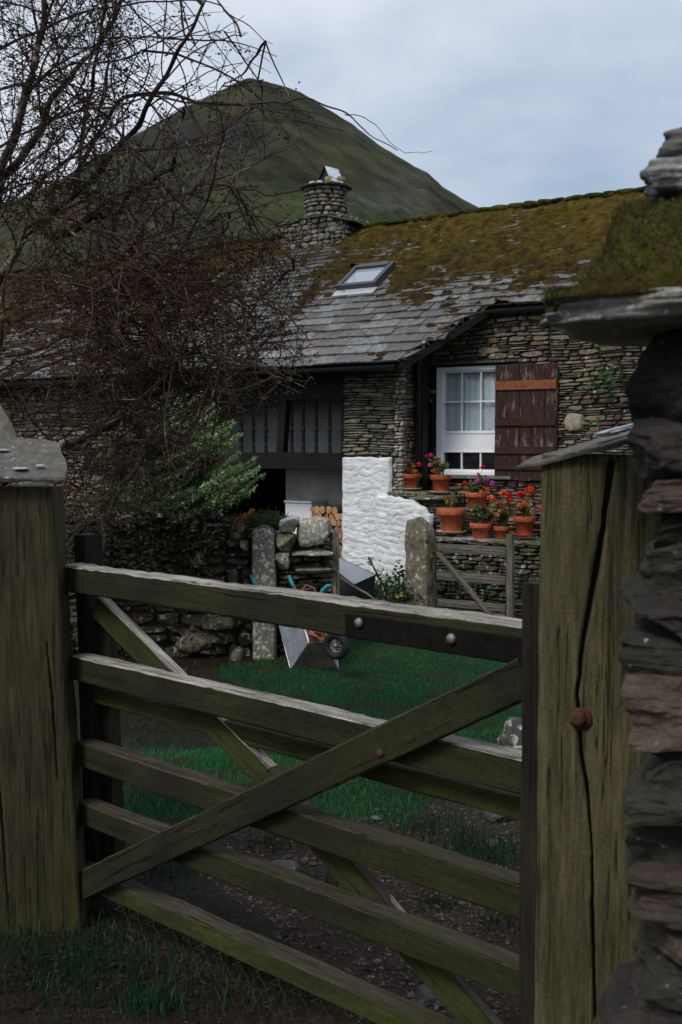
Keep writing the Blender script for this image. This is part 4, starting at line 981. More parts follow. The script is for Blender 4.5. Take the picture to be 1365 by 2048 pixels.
wrock(372,412,1104,1140,14,(.26,.23,.15),'stoned',-.15,.3,name='wall_stone');wrock(345,440,1268,1308,15,(.14,.115,.075),'stoned',-.2,.5,name='wall_stone',tilt=.15)
wrock(400,470,1225,1262,16,(.10,.08,.055),'stoned',-.14,.4,name='wall_stone');wrock(350,455,1012,1040,17,(.33,.33,.30),'lichen_stone',-.12,.5)
wrock(456,492,1300,1350,18,(.12,.10,.07),'stoned',-.2,.4,name='wall_stone')
wrock(580,670,1100,1113,19,(.2,.18,.12),'lichen_stone',-.2,.7,.05,.1);wrock(590,675,1135,1150,20,(.2,.18,.12),'stoned',-.22,.7,.05,.1)
stk=thing('wooden_stake','thin pale wooden stake at the right end of the garden wall','stake',(WP(674,1200).x,WY-.15,-.46));plank('stake',stk,(0,0,0),(-.01,0,WP(674,1062).z+.46),.065,.05,('greywood','greywood'),top=False,seed=50);
# heather-like cushion and conifer
nr=np.random.default_rng(11)
P_=[];
for (px,py,sx,sz,n_) in ((500,1040,.18,.05,900),(535,1032,.14,.04,800),(575,1042,.10,.03,300),(470,1050,.12,.07,400),(440,1060,.15,.08,300)):
    c=atY(px,py,WY-.05);P_+=[(c.x+a*sx,c.y+b*.15,c.z+d*sz-.02) for a,b,d in nr.normal(0,.7,(n_,3))]
C=pick(nr,[(.04,.085,.02),(.03,.07,.02),(.06,.10,.02),(.05,.05,.02)],len(P_))
cu_=thing('creeping_juniper','low bright green cushion spilling over the garden wall top','shrub',(0,0,0));leafobj('foliage',P_,nr.uniform(.03,.07,len(P_)),C,par=cu_,asp=.15,mat='conif',flat=.8)
mb=MB();c=atY(500,1052,WY);mb.tube([(c.x-.2,c.y,c.z-.15),tuple(c),(c.x+.4,c.y,c.z+.02)],[.02,.015,.008],6,(.05,.04,.03));mb.obj('stem','bark',cu_)
def spray(acc,base,tip,width,r_,pal,droop=.06,dens=1.):
    V,C=acc;base=Vector(base);tip=Vector(tip);ax=(tip-base);L=ax.length;n=int(24*dens*L/.5)+8
    dirn=ax.normalized();side=dirn.cross(Vector((0,-.5,1))).normalized()
    for i in range(n):
        t=(i+.5)/n;p=base.lerp(tip,t)+Vector((0,0,-droop*math.sin(t*PI)*L+.16*L*t*t))
        for sgn in (-1,1):
            ln=width*(1-t*.75)*r_.uniform(.6,1.1);d=(dirn*.9+side*sgn*.75+Vector((r_.gauss(0,.2),r_.gauss(0,.3),r_.gauss(0,.15)))).normalized()
            m=int(ln/.016)+2
            for j in range(m):
                q=p+d*ln*j/m+Vector((0,0,-.12*ln*(j/m)**2))
                for s2 in (-1,1):
                    e=(d*.8+side*s2*.6+Vector((r_.gauss(0,.3),r_.gauss(0,.4),r_.gauss(0,.3)))).normalized();l2=.042*r_.uniform(.6,1.2)
                    w=e.cross(Vector((r_.random(),r_.random(),1))).normalized()*.0062
                    k=r_.uniform(.6,1.35)*(1.35 if t>.55 else .55);c=r_.choice(pal);c=(c[0]*k,c[1]*k,c[2]*k)
                    V+=[q-w,q+w,q+e*l2];C+=[c,c,c]
def spray_obj(name,specs,pal,par,seed=0):
    r_=random.Random(seed);acc=([],[])
    for (b,t,w) in specs: spray(acc,b,t,w,r_,pal)
    V,C=acc;return npmesh(name,V,np.arange(len(V)).reshape(-1,3),np.array(C),'conif',par)
cf=thing('conifer','feathery yellow-green conifer leaning over the garden wall before the dark porch','conifer',(0,0,0))
r_=random.Random(21);sp=[]
EX=[(r_.uniform(370,480),r_.uniform(835,1000)) for _ in range(46)]+[(r_.uniform(455,515),r_.uniform(940,995)) for _ in range(12)]
for (tx,ty) in list(EX)+list(((523,975),(515,955),(500,988),(470,900),(455,925),(470,945),(440,845),(430,870),(445,880),(425,830),(400,812),(490,1000),(455,1000),(370,815),(340,850),(390,850),(420,905),(400,880),(380,900),(400,940),(430,960),(440,985),(390,985),(350,930),(330,900),(300,960),(340,990),(350,800),(410,1000),(300,870))):
    Y=10.9+r_.uniform(-.35,.35);t=atY(tx,ty,Y);b=atY(tx-r_.uniform(110,170),ty+r_.uniform(15,55),Y+r_.uniform(-.1,.3));sp.append((b,t,.20))
spray_obj('foliage',sp,[(.22,.31,.14),(.16,.24,.11),(.31,.39,.19),(.06,.10,.05)],cf,1)
sp=[]
for (tx,ty) in ((470,995),(440,1000),(410,1005),(505,1030),(380,1008),(450,920),(330,1010)):
    Y=10.75+r_.uniform(-.1,.1);t=atY(tx,ty,Y);b=atY(tx-60,ty+r_.uniform(0,20),Y);sp.append((b,t,.08))
spray_obj('dead_foliage',sp,[(.30,.085,.03),(.22,.07,.025),(.36,.13,.05)],cf,2)
mb=MB();
mb.tube([(atY(200,1200,11.).x,11.,-.45),atY(215,1050,11.),atY(240,950,11.),atY(280,870,11.),atY(330,820,11.)],[.09,.07,.055,.035,.01],8,(.05,.04,.03))
for (bx,by,tx,ty) in ((215,1050,440,1000),(240,950,420,950),(250,930,400,900),(270,890,380,850)): mb.tube([atY(bx,by,11.),atY((bx+tx)/2,(by+ty)/2+12,10.95),atY(tx,ty,10.9)],[.03,.02,.008],6,(.05,.04,.03))
mb.obj('trunk','bark',cf)
# brambles over the wall
P_=[];nr=np.random.default_rng(12)
for _ in range(300):
    px=nr.uniform(60,450);py=nr.uniform(985,1340) if nr.random()<.7 else nr.uniform(1000,1150)
    if px>430 and py>1090: continue
    Y=nr.uniform(10.4,11.3);c=atY(px,py,Y);
    if c.z<gz(c.x,c.y): continue
    n_=int(nr.uniform(8,40)) if py<1180 else int(nr.uniform(3,14))
    P_+=[(c.x+a*.13,c.y+b*.12,c.z+d*.09) for a,b,d in nr.normal(0,1,(n_,3))]
C=pick(nr,[(.018,.028,.012),(.012,.020,.010),(.028,.038,.014),(.05,.018,.012),(.035,.022,.014),(.015,.04,.022)],len(P_))
bo=leafobj('brambles',P_,nr.uniform(.03,.07,len(P_)),C,asp=.5);tag(bo,'tangle of dark bramble and ivy leaves hanging over the garden wall','brambles',None,'stuff')
# ------------------------------------------------------------------ wheelbarrows
def wb_quad(mb,a,b,c,d,t,col=(.5,.5,.5),mat=0,n=6,seed=0):
    a,b,c,d=[Vector(x) for x in (a,b,c,d)];nn=(b-a).cross(d-a).normalized();vs=[];m=n+1
    for s_ in (0,1):
        for j in range(m):
            for i in range(m):
                p=a.lerp(b,i/n).lerp(d.lerp(c,i/n),j/n);vs.append(p+nn*(t*s_+.006*mn.noise(p*5)))
    fs=[]
    for s_ in (0,1):
        o=s_*m*m
        for j in range(n):
            for i in range(n): fs.append((o+j*m+i,o+j*m+i+1,o+(j+1)*m+i+1,o+(j+1)*m+i))
    for i in range(n):
        fs+=[(i,i+1,m*m+i+1,m*m+i),(n*m+i,n*m+i+1,m*m+n*m+i+1,m*m+n*m+i),(i*m,(i+1)*m,m*m+(i+1)*m,m*m+i*m),(i*m+n,(i+1)*m+n,m*m+(i+1)*m+n,m*m+i*m+n)]
    mb.add(vs,fs,col,mat)
g=onground(630,1338);dY=g.y-10.55
A=lambda px,py,Y:atY(px,py,Y+dY)-wbo
wbo=Vector((g.x,g.y,g.z))
wb=thing('wheelbarrow','galvanised wheelbarrow with teal grips stood on its nose against the garden wall','wheelbarrow',wbo)
R1,R2,R3,R4=A(582,1339,10.62),A(677,1339,10.55),A(664,1207,10.9),A(548,1212,11.0)
B1,B2,B3,B4=A(617,1286,10.33),A(652,1284,10.30),A(648,1222,10.52),A(598,1222,10.58)
mb=MB();wb_quad(mb,R1,B1,B4,R4,.003);wb_quad(mb,R2,R3,B3,B2,.003);wb_quad(mb,R3,R4,B4,B3,.003);wb_quad(mb,B1,B2,B3,B4,.003);mb.tube([R1,R2,R3,R4,R1],.008,6)
wb_quad(mb,R1,R2,B2,B1,.003,mat=1)
mb.obj('tray',('galv','galvrust'),wb)
mb=MB();
for off in (-.03,.05): mb.tube([A(622,1280,10.26),A(608,1240,10.45),A(590,1175,10.85+off)],.014,8)
mb.tube([A(640,1268,10.2),A(622,1258,10.24),A(612,1235,10.42),A(520,1172,10.95)],.013,8)
mb.tube([A(616,1262,10.22),A(640,1278,10.14),A(672,1292,10.06)],.014,8);mb.tube([A(622,1245,10.26),A(617,1268,10.2),A(640,1276,10.14)],.012,8)
mb.tube([A(640,1190,10.6),A(652,1172,10.7),A(668,1175,10.6),A(674,1200,10.5)],.012,8)
mb.tube([A(600,1188,10.6),A(612,1170,10.65),A(628,1176,10.62),A(636,1195,10.6)],.009,8)
mb.obj('frame','rustpaint',wb,smooth=True)
mb=MB();wb_quad(mb,A(616,1268,10.24),A(650,1262,10.20),A(652,1282,10.2),A(619,1288,10.25),.012);mb.obj('axle_bracket','rustpaint',wb)
for pp in ([A(590,1178,10.85),A(584,1166,10.88),A(578,1152,10.92)],[A(515,1172,10.95),A(508,1163,11.0),A(503,1152,11.05)],[A(640,1192,10.58),A(646,1180,10.6),A(655,1172,10.6),A(664,1172,10.6)]):
    mb=MB();mb.tube(pp,.019,8);mb.obj('handle_grip','teal',wb,smooth=True)
wc=A(673,1291,10.05);Mx=Matrix.Rotation(rad(-28),4,'Z');Mx.translation=wc
def torus(mb,R,r,n=28,m=10,col=(.02,.02,.02),sq=1.):
    vs=[];
    for i in range(n):
        a=2*PI*i/n
        for j in range(m):
            b=2*PI*j/m;vs.append(((R+r*math.cos(b))*math.cos(a),r*sq*math.sin(b),(R+r*math.cos(b))*math.sin(a)))
    mb.add(vs,[(i*m+j,i*m+(j+1)%m,((i+1)%n)*m+(j+1)%m,((i+1)%n)*m+j) for i in range(n) for j in range(m)],col)
we=bpy.data.objects.new('wheel',None);COL.objects.link(we);we.parent=wb;we.matrix_local=Mx
mb=MB();torus(mb,.094,.036,sq=1.1);mb.obj('tyre','rubber',we,smooth=True)
mb=MB();torus(mb,.060,.008);mb.lathe([(.0,-.03),(.018,-.03),(.018,.03),(0,.03)],12,axis='y')
for i in range(8): a=i*PI/4;mb.tube([(.015*math.cos(a),0,.015*math.sin(a)),(.058*math.cos(a),-.004,.058*math.sin(a))],.0045,5)
mb.obj('rim','rim',we,smooth=True)
# second barrow, upturned
g=onground(720,1200);wbo=Vector((g.x,12.6,gz(g.x,12.6)))
A=lambda px,py,Y:atY(px,py,Y)-wbo
w2=thing('wheelbarrow','dark wheelbarrow lying upturned with rain-speckled pale tray base by the limewashed wall','wheelbarrow',wbo)
T1,T2,T3,T4=A(655,1128,12.5),A(676,1114,13.0),A(752,1150,12.7),A(708,1170,12.2)
D1,D2,D3,D4=[t.copy() for t in (T1,T2,T3,T4)]
for d_,dx,dy in ((D1,-.12,-.1),(D2,-.1,.12),(D3,-.03,.08),(D4,-.03,-.02)): d_.x+=dx;d_.y+=dy;d_.z=max(.02,d_.z-.30)
mb=MB();wb_quad(mb,T1,T2,T3,T4,.004);mb.obj('tray_base','speck',w2)
mb=MB()
for a,b,c,d in ((T1,T4,D4,D1),(T4,T3,D3,D4),(T3,T2,D2,D3),(T2,T1,D1,D2)): wb_quad(mb,a,b,c,d,.003)
mb.tube([T1,T2,T3,T4,T1],.007,6);mb.obj('tray_side','black',w2)
mb=MB();mb.tube([A(680,1154,12.1),A(705,1172,12.05),A(735,1188,12.0),A(750,1200,12.0)],.013,8);mb.tube([A(678,1150,12.1),A(670,1175,12.1),A(668,1200,12.1)],.013,8);mb.obj('frame','galvrust',w2,smooth=True)
# ------------------------------------------------------------------ overhead cables
for k_,(pts,lb) in enumerate(((((-60,-560),(150,-230),(370,5),(440,98),(550,240),(638,342)),'thin black overhead cable running down to the chimney'),(((-120,-560),(100,-230),(310,0),(390,90),(470,170),(560,262),(640,352)),'lower thin overhead cable crossing the sky left of the peak'))):
    P_=[]
    for i,(px,py) in enumerate(pts): P_.append(atY(px,py,lerp(11,19.9,i/(len(pts)-1))))
    mb=MB();mb.tube(P_,.007 if k_==0 else .005,6);o=mb.obj('overhead_cable','cable',None);tag(o,lb,'cable')
# ------------------------------------------------------------------ near field gate
gt=thing('field_gate','weathered wooden field gate with crossing braces closing the yard entrance','gate',(gL.x,gL.y,0),GA)
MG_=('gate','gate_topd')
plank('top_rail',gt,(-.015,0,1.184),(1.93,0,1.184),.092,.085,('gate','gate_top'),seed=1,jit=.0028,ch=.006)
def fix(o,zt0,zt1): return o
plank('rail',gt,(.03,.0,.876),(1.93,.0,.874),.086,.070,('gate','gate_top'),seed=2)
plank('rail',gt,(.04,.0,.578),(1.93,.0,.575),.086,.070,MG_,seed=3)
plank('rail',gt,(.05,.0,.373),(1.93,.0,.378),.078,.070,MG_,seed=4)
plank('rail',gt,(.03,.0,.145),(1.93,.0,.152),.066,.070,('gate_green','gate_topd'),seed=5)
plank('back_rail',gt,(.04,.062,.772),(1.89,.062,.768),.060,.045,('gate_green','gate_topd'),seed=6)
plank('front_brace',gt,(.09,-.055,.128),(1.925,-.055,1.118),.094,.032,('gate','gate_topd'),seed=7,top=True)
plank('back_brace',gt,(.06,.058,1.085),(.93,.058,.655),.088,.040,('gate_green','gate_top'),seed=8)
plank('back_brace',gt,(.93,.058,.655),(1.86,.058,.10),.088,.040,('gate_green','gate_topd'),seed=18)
plank('latch_stile',gt,(.0,.085,.03),(-.045,.085,1.325),.075,.075,('stile','stile'),seed=9,top=False)
plank('latch_stile',gt,(.075,.11,.03),(.03,.11,1.08),.05,.05,('gate','gate'),seed=29,top=False)
plank('hinge_stile',gt,(1.955,-.022,.02),(1.955,-.022,1.335),.062,.125,('stile','stile'),seed=10,top=False)
mb=MB();mb.box((1.35,-.061,1.142),(1.923,-.0535,1.206),ch=.003);mb.box((1.36,-.0535,1.15),(1.92,-.0455,1.198));stp=mb.obj('hinge_strap','strap',gt)
for px,py in ((723,1245),(908,1277)):
    q=GF.loc(px,py,-.056);mb=MB();mb.lathe([(.011,0),(.0135,-.002),(.0125,-.008),(.007,-.012),(0,-.013)],14,(q.x,-.061,q.z),axis='y');mb.obj('bolt','bolt',stp,smooth=True)
q=GF.loc(762,1506,-.07);mb=MB();mb.lathe([(.011,0),(.011,-.005),(.004,-.008),(0,-.008)],12,(q.x,-.0715,q.z),axis='y');mb.obj('bolt','rust',gt,smooth=True)
# wire netting stapled low on the gate
mb=MB();hx=.042;r_=random.Random(3)
def np_(i,j):
    x=.28+i*hx;z=.125-j*hx*.62;k=1 if (i+j)%2 else -1
    return Vector((x+k*0,-.03+.03*n3(x,z,1,5)-.5*(.125-z),z+.012*n3(x,z,4,4)))
ni,nj=26,5
for j in range(nj):
    for i in range(ni):
        a=np_(i,j)
        if (i+j)%2==0:
            mb.tube([a,np_(i,j)+Vector((hx*.5,0,-hx*.31)),],.0006,3,(.2,.2,.2),False)
            mb.tube([a+Vector((hx*.5,0,-hx*.31)),np_(i+1,j+1)],.0006,3,(.2,.2,.2),False)
        else: mb.tube([a,np_(i+1,j)+Vector((0,0,0))] if j%2 else [a,np_(i-1,j+1)],.0006,3,(.2,.2,.2),False)
for j,dz in ((0,0),): mb.tube([np_(i,0) for i in range(ni+1)],.0012,4,cap=False)
mb.obj('wire_netting','rust',gt)
mb=MB()
for k_ in range(5):
    pts=[GF.loc(*pp,.03+.01*k_) for pp in ((782,1790+5*k_),(815,1830+4*k_),(850,1862+5*k_),(900,1892+6*k_),(960,1925+4*k_))];mb.tube(pts,.0011,4,cap=False)
mb.obj('loose_wire','rim',gt)
# ------------------------------------------------------------------ gateposts
def post(name,label,Wd,Dp,Ht,mat,loc,rz,crack=None,nx=60,nz=200,seed=0,lean=0,taper=0):
    root=thing(name,label,'gatepost',loc,rz);mb=MB();vs=[];ny=8
    ring=[(lerp(-Wd/2,Wd/2,i/nx),-Dp/2) for i in range(nx+1)]+[(Wd/2,lerp(-Dp/2,Dp/2,j/ny)) for j in range(1,ny)]+[(lerp(Wd/2,-Wd/2,i/12),Dp/2) for i in range(13)]+[(-Wd/2,lerp(Dp/2,-Dp/2,j/ny)) for j in range(1,ny)]
    m=len(ring);z0=-.1
    for k in range(nz+1):
        z=lerp(z0,Ht,k/nz)
        for (x,y) in ring:
            dd=.006*fbm(x*3,z*.8,seed+y*2,3,3)+.0016*n3(x*90,z*3,seed)
            cx=1-max(0,(abs(x)-(Wd/2-.012))/.012)
            yy=y+dd+(.006*(1-cx)**2 if y<0 else 0);xx=x+.006*n3(z*1.5,y*4,seed+4)+.003*n3(z*9,y*9,seed)*(abs(x)>Wd/2-.001)+lean*z
            if y<=-Dp/2+1e-6 and crack:
                for cp in crack:
                    cz0,cz1=cp[0][0],cp[-1][0]
                    if min(cz0,cz1)<=z<=max(cz0,cz1):
                        c=interp(z,[(p_[0],p_[1]) for p_ in cp])+.002*n3(z*30,1,1);w=interp(z,[(p_[0],p_[2]) for p_ in cp])
                        t=abs(x-c)/max(w,1e-4)
                        if t<1: yy+=.05*(1-t**3)
                        elif t<2.2: yy+=.003*(2.2-t)
            vs.append((xx,yy,z))
    fs=[(k*m+i,k*m+(i+1)%m,(k+1)*m+(i+1)%m,(k+1)*m+i) for k in range(nz) for i in range(m)]
    fs.append(tuple(range(nz*m,nz*m+m)));mb.add(vs,fs)
    mb.obj('timber',mat,root,smooth=True);return root
LY=3.80
a=atY(-95,1400,LY).x;b=atY(104,1000,LY).x
pL=post('gatepost','broad oak gatepost with slate cap at the latch end of the field gate',b-a,.17,1.50,'postL',((a+b)/2+.072,LY+.085,0),rad(3),
  crack=[[(.0,-.07,.0015),(.6,-.075,.003),(1.2,-.085,.002),(1.45,-.088,.0008)],[(.5,.12,.001),(.8,.125,.003),(1.0,.12,.001)]],nx=110,nz=160,seed=2,lean=-.050)
pL['label']='broad oak gatepost with grey slate cap at the latch end of the field gate'
# its cap slate, sloping, and the stone leaning behind
mb=MB();z=1.50
def slabmesh(pts,t,tiltx,tilty,seed,sub=26):
    """irregular slate: outline polygon (x,y) extruded, slope tiltx/tilty, broken edges"""
    mb=MB();n=len(pts);cx=sum(p_[0] for p_ in pts)/n;cy=sum(p_[1] for p_ in pts)/n
    O=[]
    for i in range(n):
        a=Vector(pts[i]);b=Vector(pts[(i+1)%n]);k=max(2,int((b-a).length/.012))
        for j in range(k): O.append(a.lerp(b,j/k))
    m=len(O);vs=[];nr_=10
    def put(x,y,z,e): 
        zz=z+tiltx*x+tilty*y+.004*fbm(x,y,seed,9,3)+(.0025*n3(x*40,y*40,seed) if e else .002*math.floor(2.5*n3(x*9,y*9,seed)))
        vs.append((x+(.006*n3(x*20,y*20,z*90+seed) if e else 0),y+(.006*n3(x*20+5,y*20,z*90+seed) if e else 0),zz))
    rings=[(s_/nr_,t/2) for s_ in range(1,nr_+1)]+[(1.012,t*.25),(1.005,-t*.15),(.99,-t/2)]+[(s_/4,-t/2) for s_ in (3,2,1)]
    for s_,z in rings:
        for o in O: put(cx+(o.x-cx)*s_,cy+(o.y-cy)*s_,z,s_>.95)
    fs=[(r__*m+i,r__*m+(i+1)%m,(r__+1)*m+(i+1)%m,(r__+1)*m+i) for r__ in range(len(rings)-1) for i in range(m)]
    fs+=[tuple(range(m-1,-1,-1)),tuple(range((len(rings)-1)*m,len(rings)*m))];mb.add(vs,fs,(.10,.092,.078));return mb
w=b-a
sb=slabmesh([(-.30,-.15),(w/2+.05,-.13),(w/2+.035,-.02),(w/2-.02,.13),(w/2-.07,.16),(-.30,.16)],.016,-.02,.42,3)
sb.obj('cap_slate','cap',pL,(-.075,0,1.588))
mb=MB()
for (x,y,s_,sd) in ((-.085,-.02,.028,3),(.07,-.09,.024,4),(-.02,.05,.02,6),(.13,-.07,.014,7)):
    mb=MB();rock(mb,(x-.075,y,1.603+.42*y),(s_,s_*.8,.004),sd,2,.2,.5,(.34,.40,.46));mb.obj('slate_flake','cowl',pL)
mb=MB();q0=atY(-30,905,4.15);rock(mb,(0,0,0),(.085,.05,.15),5,3,.12,.5,(.19,.17,.12),0,-.45);o=mb.obj('leaning_stone','cap',None,atY(-18,885,4.12)+Vector((0,0,.02)),smooth=True);tag(o,'greenish pointed stone leaning behind the slate-capped left gatepost','stone')
# stub of roadside wall that carries the stone and continues left
mb=MB();mb.box((-2.6,4.02,-.2),(-1.12,4.42,1.42),bk);stones(mb,-2.6,-1.14,-.1,1.42,(.06,.14),(.14,.35),.04,rng,fm=lambda u,d,z:(u,4.02-d,z),seed=61);stones(mb,4.02,4.42,-.1,1.42,(.06,.14),(.1,.25),.03,rng,fm=lambda u,d,z:(-1.15+d,u,z),seed=62)
o=mb.obj('roadside_wall','stoned');tag(o,'dry-stone roadside wall behind the left gatepost','stone wall')
RY=2.27;cxp=atY(1209,1000,RY).x;ra=rad(-12);wR=.252
pc=lambda px,py:( (atY(px,py,RY).x-cxp),atY(px,py,RY).z)
def cr(px,py,w): x,z=pc(px,py);return (z,x,w)
ck=[cr(1192,2040,.0022),cr(1186,1850,.003),cr(1184,1720,.0012)]
ck2=[cr(1178,1600,.0016),cr(1164,1520,.0038),cr(1155,1400,.003),cr(1165,1300,.004),cr(1178,1220,.0055),cr(1196,1120,.0065),cr(1206,1040,.0055),cr(1220,925,.0075)]
ck3=[cr(1186,1730,.001),cr(1174,1570,.0025),cr(1172,1560,.001)]
pR=post('gatepost','tall greenish oak gatepost split by a long crack with rusty bolt, at the hinge end',wR,.20,1.625,'postR',(cxp+.024,RY+.10,0),ra,crack=[ck,ck2,ck3],nx=150,nz=330,seed=7)
sb=slabmesh([(-.172,-.10),(.0,-.13),(.15,-.12),(.17,.12),(-.0,.14),(-.15,.08)],.011,.255,.05,5)
sb.obj('cap_slate','cap',pR,(0,.0,1.648))
mb=MB();rock(mb,(.03,-.02,1.678),(.055,.03,.005),3,2,.2,.5,(.34,.40,.46),0,-.25);mb.obj('slate_flake','cowl',pR)
bx,bz=pc(1155,1438)
mb=MB();mb.lathe([(0.016,.012),(.0165,-.006),(.016,-.013),(.0135,-.016),(.006,-.0165),(0,-.0155)],7,(bx,-.10,bz),axis='y');bo_=mb.obj('bolt','rust',pR,smooth=True)
mb=MB();mb.lathe([(.023,-.0),(.0225,-.003),(.012,-.004)],20,(bx+.006,-.101,bz-.002),axis='y');mb.obj('washer','rust',pR,smooth=True)
# ------------------------------------------------------------------ roadside pillar on the right
PY=1.72
pil=thing('wall_end','rough dry-stone wall end with a mossy slab cap at the right foreground','stone wall',(atY(1365,1024,PY).x,PY,0),rad(-21))
po=Vector(pil.location)
def PX(px,py,Y=PY): return atY(px,py,Y)-po
PPAL=[(.040,.029,.021),(.024,.019,.016),(.070,.050,.036),(.034,.026,.022),(.030,.026,.018)]
core=MB();core.box((PX(1330,0).x,.10,0),(.9,.75,PX(0,665).z-.01),(.012,.011,.010));core.obj('core','core',pil)
r_=random.Random(8);mb=MB()
SR=[(668,850,1264,.3),(846,955,1260,.35),(950,1000,1292,.2),(995,1090,1326,.3),(1085,1205,1288,.4),(1190,1290,1252,.5),(1290,1370,1254,.5),(1365,1475,1264,.4),(1470,1530,1298,.3),(1522,1640,1262,.4),(1630,1760,1254,.4),(1750,1830,1270,.4),(1825,1925,1298,.3),(1918,2010,1278,.4),(2005,2130,1270,.4)]
for k,(y0,y1,x0,_) in enumerate(SR):
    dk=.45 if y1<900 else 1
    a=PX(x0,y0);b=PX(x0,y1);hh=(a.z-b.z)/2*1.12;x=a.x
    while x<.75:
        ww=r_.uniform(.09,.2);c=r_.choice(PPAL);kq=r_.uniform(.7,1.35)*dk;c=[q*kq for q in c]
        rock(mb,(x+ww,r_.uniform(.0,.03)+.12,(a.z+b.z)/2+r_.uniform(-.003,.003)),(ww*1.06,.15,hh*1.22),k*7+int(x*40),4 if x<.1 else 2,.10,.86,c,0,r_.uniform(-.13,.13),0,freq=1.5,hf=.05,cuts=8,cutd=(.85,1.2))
        if r_.random()<.5: rock(mb,(x+ww*1.5,.16,b.z),(ww,.13,hh*.9),k*3+1,3,.13,.8,c,0,.1,0,hf=.08,cuts=5,cutd=(.85,1.2))
        x+=ww*1.9
z=0
while z<PX(0,2110).z: 
    hh=.05;x=-.12
    while x<.75: ww=r_.uniform(.1,.18);rock(mb,(x+ww,.12,z+hh),(ww,.13,hh),int(x*90)+3,2,.15,.6,r_.choice(PPAL));x+=ww*1.9
    z+=hh*1.9
mb.obj('masonry','pillar',pil)
M['capslab']=stone('cap_slab_stone',lich=(.46,.46,.44),lamt=1.0,scale=2.2,bs=.9,mul=1.1)
mb=MB();a=PX(1078,640);rock(mb,(a.x+.46,.15,PX(0,598).z),(.46,.26,.031),71,4,.07,.74,(.22,.205,.18),0,-.02,0,freq=2.6,hf=.05);cs=mb.obj('cap_slab','capslab',pil,smooth=True)
# moss mound
MO=[(1112,590),(1150,560),(1165,550),(1200,515),(1215,490),(1245,455),(1235,430),(1245,395),(1290,378),(1365,368),(1450,352),(1700,330)]
V=[];C=[];nu_,nv_=170,90
xL=PX(1118,0).x;xR=PX(1700,0).x;zb_=PX(0,600).z
for i in range(nu_+1):
    t=(i/nu_)**1.4;x=lerp(xL,xR,t)
    pxx=CX+F*(x+po.x)/PY;zt_=PX(0,interp(pxx,MO)).z
    for j in range(nv_+1):
        v=j/nv_;y=lerp(-.11,.34,v)
        prof_=math.sin(PI*min(1,v*1.0))**.55
        edge=sstep(0,.04,t)
        z=zb_+(zt_-zb_)*prof_*edge*(1-.25*abs(v-.5))
        nn=.020*fbm(x,y,z,16,4)+.010*abs(n3(x,y,z,38))+.006*n3(x,y,z,75)
        y2=y+.02*fbm(x,z,3,8,3)
        if 0<v<1: z+=nn*1.6
        V.append((x+nn*.7-.28*max(0,y),y2,z));g=.5+1.5*fbm(x,y,z,9,3)+.6*n3(x,y,z,38);g=min(1.15,max(0,g));c=np.array((.080,.080,.014))*g+np.array((.050,.030,.014))*(1-g);C.append(np.clip(c,.01,1))
idx=np.arange(len(V)).reshape(nu_+1,nv_+1);Fq=np.stack([idx[:-1,:-1],idx[:-1,1:],idx[1:,1:],idx[1:,:-1]],-1).reshape(-1,4)
mo=npmesh('cap_moss',V,Fq,np.array(C),'moss2',pil,True)
V=np.array(V);sel=np.random.default_rng(3).integers(0,len(V),42000);rr=np.random.default_rng(4);PB=V[sel]+rr.normal(0,.0025,(len(sel),3));CB=np.array(C)[sel]*rr.uniform(.4,1.3,(len(sel),1))
blades('moss_tuft',PB,rr.uniform(.003,.008,len(sel)),.0016,CB,'grass',.9,3,mo)
# slates stacked above the moss
for k,(x0,y0,y1,dx,c) in enumerate(((1290,296,352,.25,(.22,.215,.205)),(1318,236,296,.22,(.16,.15,.14)),(1346,205,240,.2,(.12,.115,.11)))):
    a=PX(x0,y0);b=PX(x0,y1);mb=MB();rock(mb,(a.x+.20,.17,(a.z+b.z)/2),(.22,.13,(a.z-b.z)/2*1.4),k*5+2,4,.09,.62,[q*.8 for q in c],0,.0,.012,freq=2,hf=.05,cuts=3);mb.obj('coping_slate','capslab' if k in (0,) else 'pillar',pil,smooth=True)
# ------------------------------------------------------------------ bare hawthorn
tr=thing('hawthorn_tree','bare lichened hawthorn with crooked twigs and few small leaves, filling the left','tree',(atZ(100,1250,0).x if 0 else -1.75,7.0,gz(-1.75,7.0)))
to=Vector(tr.location)
XM=[(-400,380),(0,430),(60,520),(120,560),(200,640),(260,700),(330,560),(400,600),(480,640),(560,650),(650,640),(720,640),(780,620),(850,520),(950,430),(1010,340),(1100,230),(1200,200),(1300,150)]
r_=random.Random(77)
trunkT=MB();twigT=MB();LP=[]
nseg=0
def crook(p,d,L,r0,r1,wob,grav=0.):
    n=max(3,int(L/.07));P_=[p.copy()];R=[r0];d=d.normalized();cv=Vector((r_.gauss(0,1),r_.gauss(0,1),r_.gauss(0,1)))*wob*.35
    for i in range(n):
        if r_.random()<.3: cv=Vector((r_.gauss(0,1),r_.gauss(0,1),r_.gauss(0,1)))*wob*.45
        d=(d+cv*.35+Vector((r_.gauss(0,1),r_.gauss(0,1),r_.gauss(0,1)))*wob*.35+Vector((0,0,grav))).normalized()
        p=p+d*(L/n);P_.append(p.copy());R.append(lerp(r0,r1,(i+1)/n))
    return P_,R
def okp(p,slack=0):
    px,py=proj(*p);return px<interp(py,XM)+slack and py<1230 and p.y>5.0
